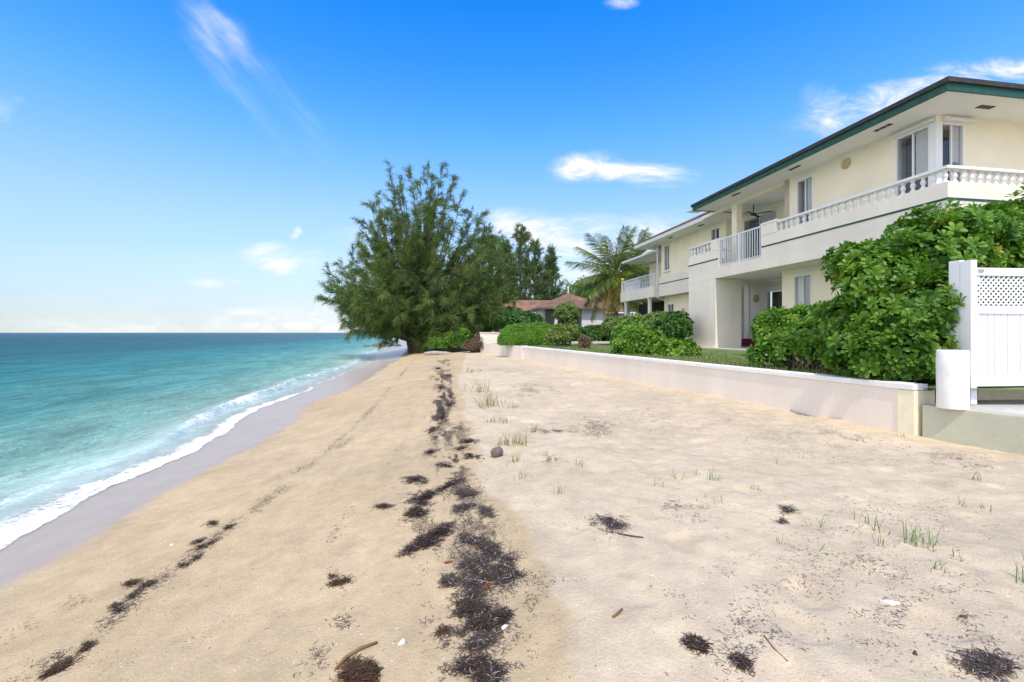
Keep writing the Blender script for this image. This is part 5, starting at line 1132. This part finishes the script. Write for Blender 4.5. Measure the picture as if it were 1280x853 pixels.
# beach grass tufts
def tuft(label, px, py, hpx, n, mat='sprig', spread=.03, lean=.5, group=None, name='grass_tuft', fans=1):
    x, y, z = ground_pt(px, py); h = hpx/F_PX*y; nn_ = n*fans
    o = rng.normal(size=(nn_, 2))*spread*(1 if fans == 1 else 3.0); pos = np.stack([o[:, 0], o[:, 1], np.zeros(nn_)], 1); pos[:, 2] = sand_z(x+pos[:, 0], y+pos[:, 1])-z-.005
    V, F, r = blades(nn_, pos, h*rng.uniform(.45, 1.15, nn_), np.full(nn_, max(.0028, .0007*y))*rng.uniform(.7, 1.2, nn_), lean, 3, .8)
    ob = np_mesh(name, V, F, M[mat], attrs={'rnd': r}, loc=(x, y, z)); return tag(ob, label, 'grass', group)
GR = 'green grass sprigs on the right hand sand'
for a in [('tall bright sprig at the right edge of the photo', 1275, 728, 40, 12), ('leafy sprig, right one of the closest pair near the right', 1157, 682, 28, 16), ('leafy sprig, left one of the closest pair near the right', 1138, 678, 30, 15), ('thin tall sprig left of the leafy pair', 1097, 664, 26, 9), ('stubby sprig directly below the thin tall sprig', 1098, 683, 18, 9),
          ('small sprig left of the thin tall one', 1082, 656, 16, 8), ('narrow upright sprig beside the grey seagrass knot', 1023, 659, 20, 7), ('lone thin sprig below the grey seagrass knot', 974, 680, 18, 6), ('isolated sprig nearest the sage green wall', 1222, 601, 16, 10), ('small sprig between the sage wall sprig and the leafy pair', 1204, 633, 14, 8),
          ('tiny pale sprig right of the leafy pair', 1198, 702, 14, 5), ('slim sprig below the leafy pair', 1176, 711, 19, 7), ('tiny sprig right of the small sprig at the right edge', 1233, 637, 9, 6), ('wide sprig in the middle of the three by the wall front', 891, 600, 18, 11), ('left sprig of the row of three in the middle of the sand', 845, 601, 18, 7),
          ('small sprig, right of the wide one in mid sand', 871, 594, 12, 6), ('faint thin sprig at the left of the mid sand group', 823, 608, 13, 5), ('thin lone stem below the wide mid sand sprig', 898, 632, 18, 4), ('tiny stem left of the thin lone stem', 878, 623, 10, 3), ('small sprig near the wall foot in mid distance', 969, 580, 10, 5),
          ('upright small sprig right of the wall foot sprig', 1000, 572, 9, 5), ('short brownish sprig in the open sand', 943, 612, 10, 5), ('tiny sprig by the foot of the cream end pier', 1072, 551, 9, 6), ('tiny sprig left of the cream end pier', 1120, 546, 7, 6), ('single sprig at the open sand right of the grey stone', 698, 617, 15, 10), ('sprig right of the yellowed clumps with bright tips', 721, 583, 16, 8)]:
    tuft(*a, group=GR)
for (lab, px, py) in [('flat little green seedling below the seagrass knot', 1014, 690), ('flat seedling right beside the other flat seedling', 1031, 692)]:
    tuft(lab, px, py, 6, 10, 'sprig', .035, 1.6, group='flat green seedlings', name='seedling')
GD = 'yellowed grass tufts beyond the grey stone'
for a in [('widest yellowed grass tuft in the cluster toward the wall', 612, 507, 20, 26, .12), ('pale upright tuft behind the widest yellowed tuft', 598, 490, 18, 18, .12), ('faint yellow tuft nearest the big tree in the cluster', 590, 466, 9, 12, .15), ('yellow tuft left of the pair above the stone', 615, 528, 11, 10, .05), ('yellowed tuft second in the pair above the stone', 629, 529, 12, 12, .06),
          ('olive tuft just up and right of the grey stone', 634, 556, 18, 14, .06), ('dense dry tuft right of the olive one', 650, 556, 22, 20, .06), ('thin yellow tuft below and right of the stone', 643, 578, 15, 10, .04), ('faint thin tuft lower right of the stone', 651, 598, 14, 7, .03), ('thin yellow tuft between stone and the seagrass patch', 667, 540, 14, 9, .04),
          ('small yellow tuft right of the dense dry tuft', 682, 570, 10, 8, .04), ('short yellow tuft in front of the widest tuft', 640, 510, 10, 10, .06), ('pale tuft at the foot of the wall joint pier', 641, 446, 7, 14, .15)]:
    tuft(a[0], a[1], a[2], a[3], a[4]*2, 'blade_dry', a[5], .7, group=GD)

# stones, shells, driftwood, rocks at the waterline
def lumpy(name, label, cat, px, py, r, mat, sq=.7, group=None, seed=1, loc=None):
    bm = bmesh.new(); bmesh.ops.create_icosphere(bm, subdivisions=4, radius=1.0)
    for v in bm.verts:
        c = v.co; k = 1+.5*(float(fbm(np.array(c.x*1.6+seed*5), np.array(c.y*1.6+c.z*1.3), 4, seed))-.5); v.co = Vector((c.x*r[0]*k, c.y*r[1]*k, c.z*r[2]*k))
    me = bpy.data.meshes.new(name); bm.to_mesh(me); bm.free(); me.materials.append(mat)
    for p_ in me.polygons: p_.use_smooth = True
    o = bpy.data.objects.new(name, me); COL.objects.link(o)
    x, y, z = ground_pt(px, py) if loc is None else loc; o.location = (x, y, z+r[2]*sq); o.rotation_euler = (0, 0, seed*1.3); return tag(o, label, cat, group)
lumpy('beach_stone', 'round grey brown stone right of the upper wrack line', 'stone', 621, 571, (.072, .06, .062), M['rock'], .75, seed=3)
for i, (px, py, s_, lab) in enumerate([(458, 433.5, .5, 'leftmost small rock of the row in the shallows left of the tree'), (470, 433, .9, 'flat dark rock left of the largest shoreline rock'), (481, 433.5, 1.3, 'largest dark rock in the row at the waterline'), (490, 433, .7, 'rock at the beach end of the shoreline row'), (497, 433, .6, 'small rock touching the sand beyond the big tree')]):
    d = (CAMZ-.0)*F_PX/(py-HY); p = at(px, py, d); lumpy('shore_rock', lab, 'rock', 0, 0, (.95*s_, .8*s_, .42*s_), M['rock'], .25, 'rocks at the far waterline', 10+i, (p.x, d, 0.0))
dl = ground_pt(548, 444)
lg = MB().tube([(-.9, 0, .09), (-.3, .06, .13), (.5, -.03, .10), (1.0, .05, .05)], [.09, .13, .12, .06], 9).build('driftwood', M['wood'], smooth=True); lg.location = dl; tag(lg, 'grey bleached driftwood log on the sand right of the casuarina trunk', 'driftwood')
def stick(label, pts, r, mat):
    P = [ground_pt(*p_) for p_ in pts]; o0 = Vector(P[0]); m_ = MB().tube([Vector(p_)-o0+Vector((0, 0, r*.9)) for p_ in P], [r*(.7 if i in (0, len(P)-1) else 1) for i in range(len(P))], 6).build('twig', mat, smooth=True); m_.location = o0; return tag(m_, label, 'twig')
stick('dark curved stalk above the brown seaweed heap at the bottom', [(420, 838), (432, 824), (450, 813), (472, 805)], .009, M['frond_dry'])
stick('thin dark twig beside the sparse seagrass patch in the pale sand', [(772, 668), (788, 671), (804, 673)], .006, M['bark'])
stick('short brown twig on the sand near the bottom centre right', [(766, 773), (772, 769), (778, 763)], .007, M['frond_dry'])
stick('thin branching twig on the sand near the bottom right', [(955, 795), (968, 812), (985, 828)], .003, M['frond_dry'])
def chip(label, px, py, a, b, mat, name, cat, rz=0.3, up=.012):
    x, y, z = ground_pt(px, py); V = []; n = 10
    for j in range(n): t = 2*math.pi*j/n; k = 1+.18*math.sin(3*t+px); V.append((a*math.cos(t)*k, b*math.sin(t)*k, .003+.006*math.sin(t*2)))
    V.append((0, 0, up)); V += [(v[0]*.98, v[1]*.98, -.004) for v in V[:n]]
    F = [(n, j, (j+1) % n) for j in range(n)] + [(j, n+1+j, n+1+(j+1) % n, (j+1) % n) for j in range(n)]
    me = bpy.data.meshes.new(name); me.from_pydata(V, [], F); me.materials.append(mat); o = bpy.data.objects.new(name, me); COL.objects.link(o); o.location = (x, y, z+.002); o.rotation_euler = (0, 0, rz); tag(o, label, cat)
chip('white shell fragment on the open pale sand at the right', 1112, 754, .042, .018, M['shell'], 'shell', 'shell', -.5)
chip('small white shell at the lower edge of the dark tangle', 630, 785, .016, .012, M['shell'], 'shell', 'shell')
chip('dull pale shell left of the thin crossed strands near the bottom', 502, 804, .02, .014, M['shell'], 'shell', 'shell', .8)
chip('tiny white shell on the smooth sand by the left tide line', 214, 682, .014, .01, M['shell'], 'shell', 'shell')
chip('dry red leaf between the long slanting heap and the wide tangle', 560, 704, .026, .010, M['redleaf'], 'leaf', 'leaf', .1)
chip('dry red leaf lying within the wide tangle', 608, 736, .022, .010, M['redleaf'], 'leaf', 'leaf', .5, .035)
chip('dark oval leaf on the bottom right sand', 1144, 818, .014, .008, M['bark'], 'leaf', 'leaf', .5)
chip('dark leaf above the corner seagrass spread', 1205, 772, .016, .008, M['bark'], 'leaf', 'leaf', -.4)
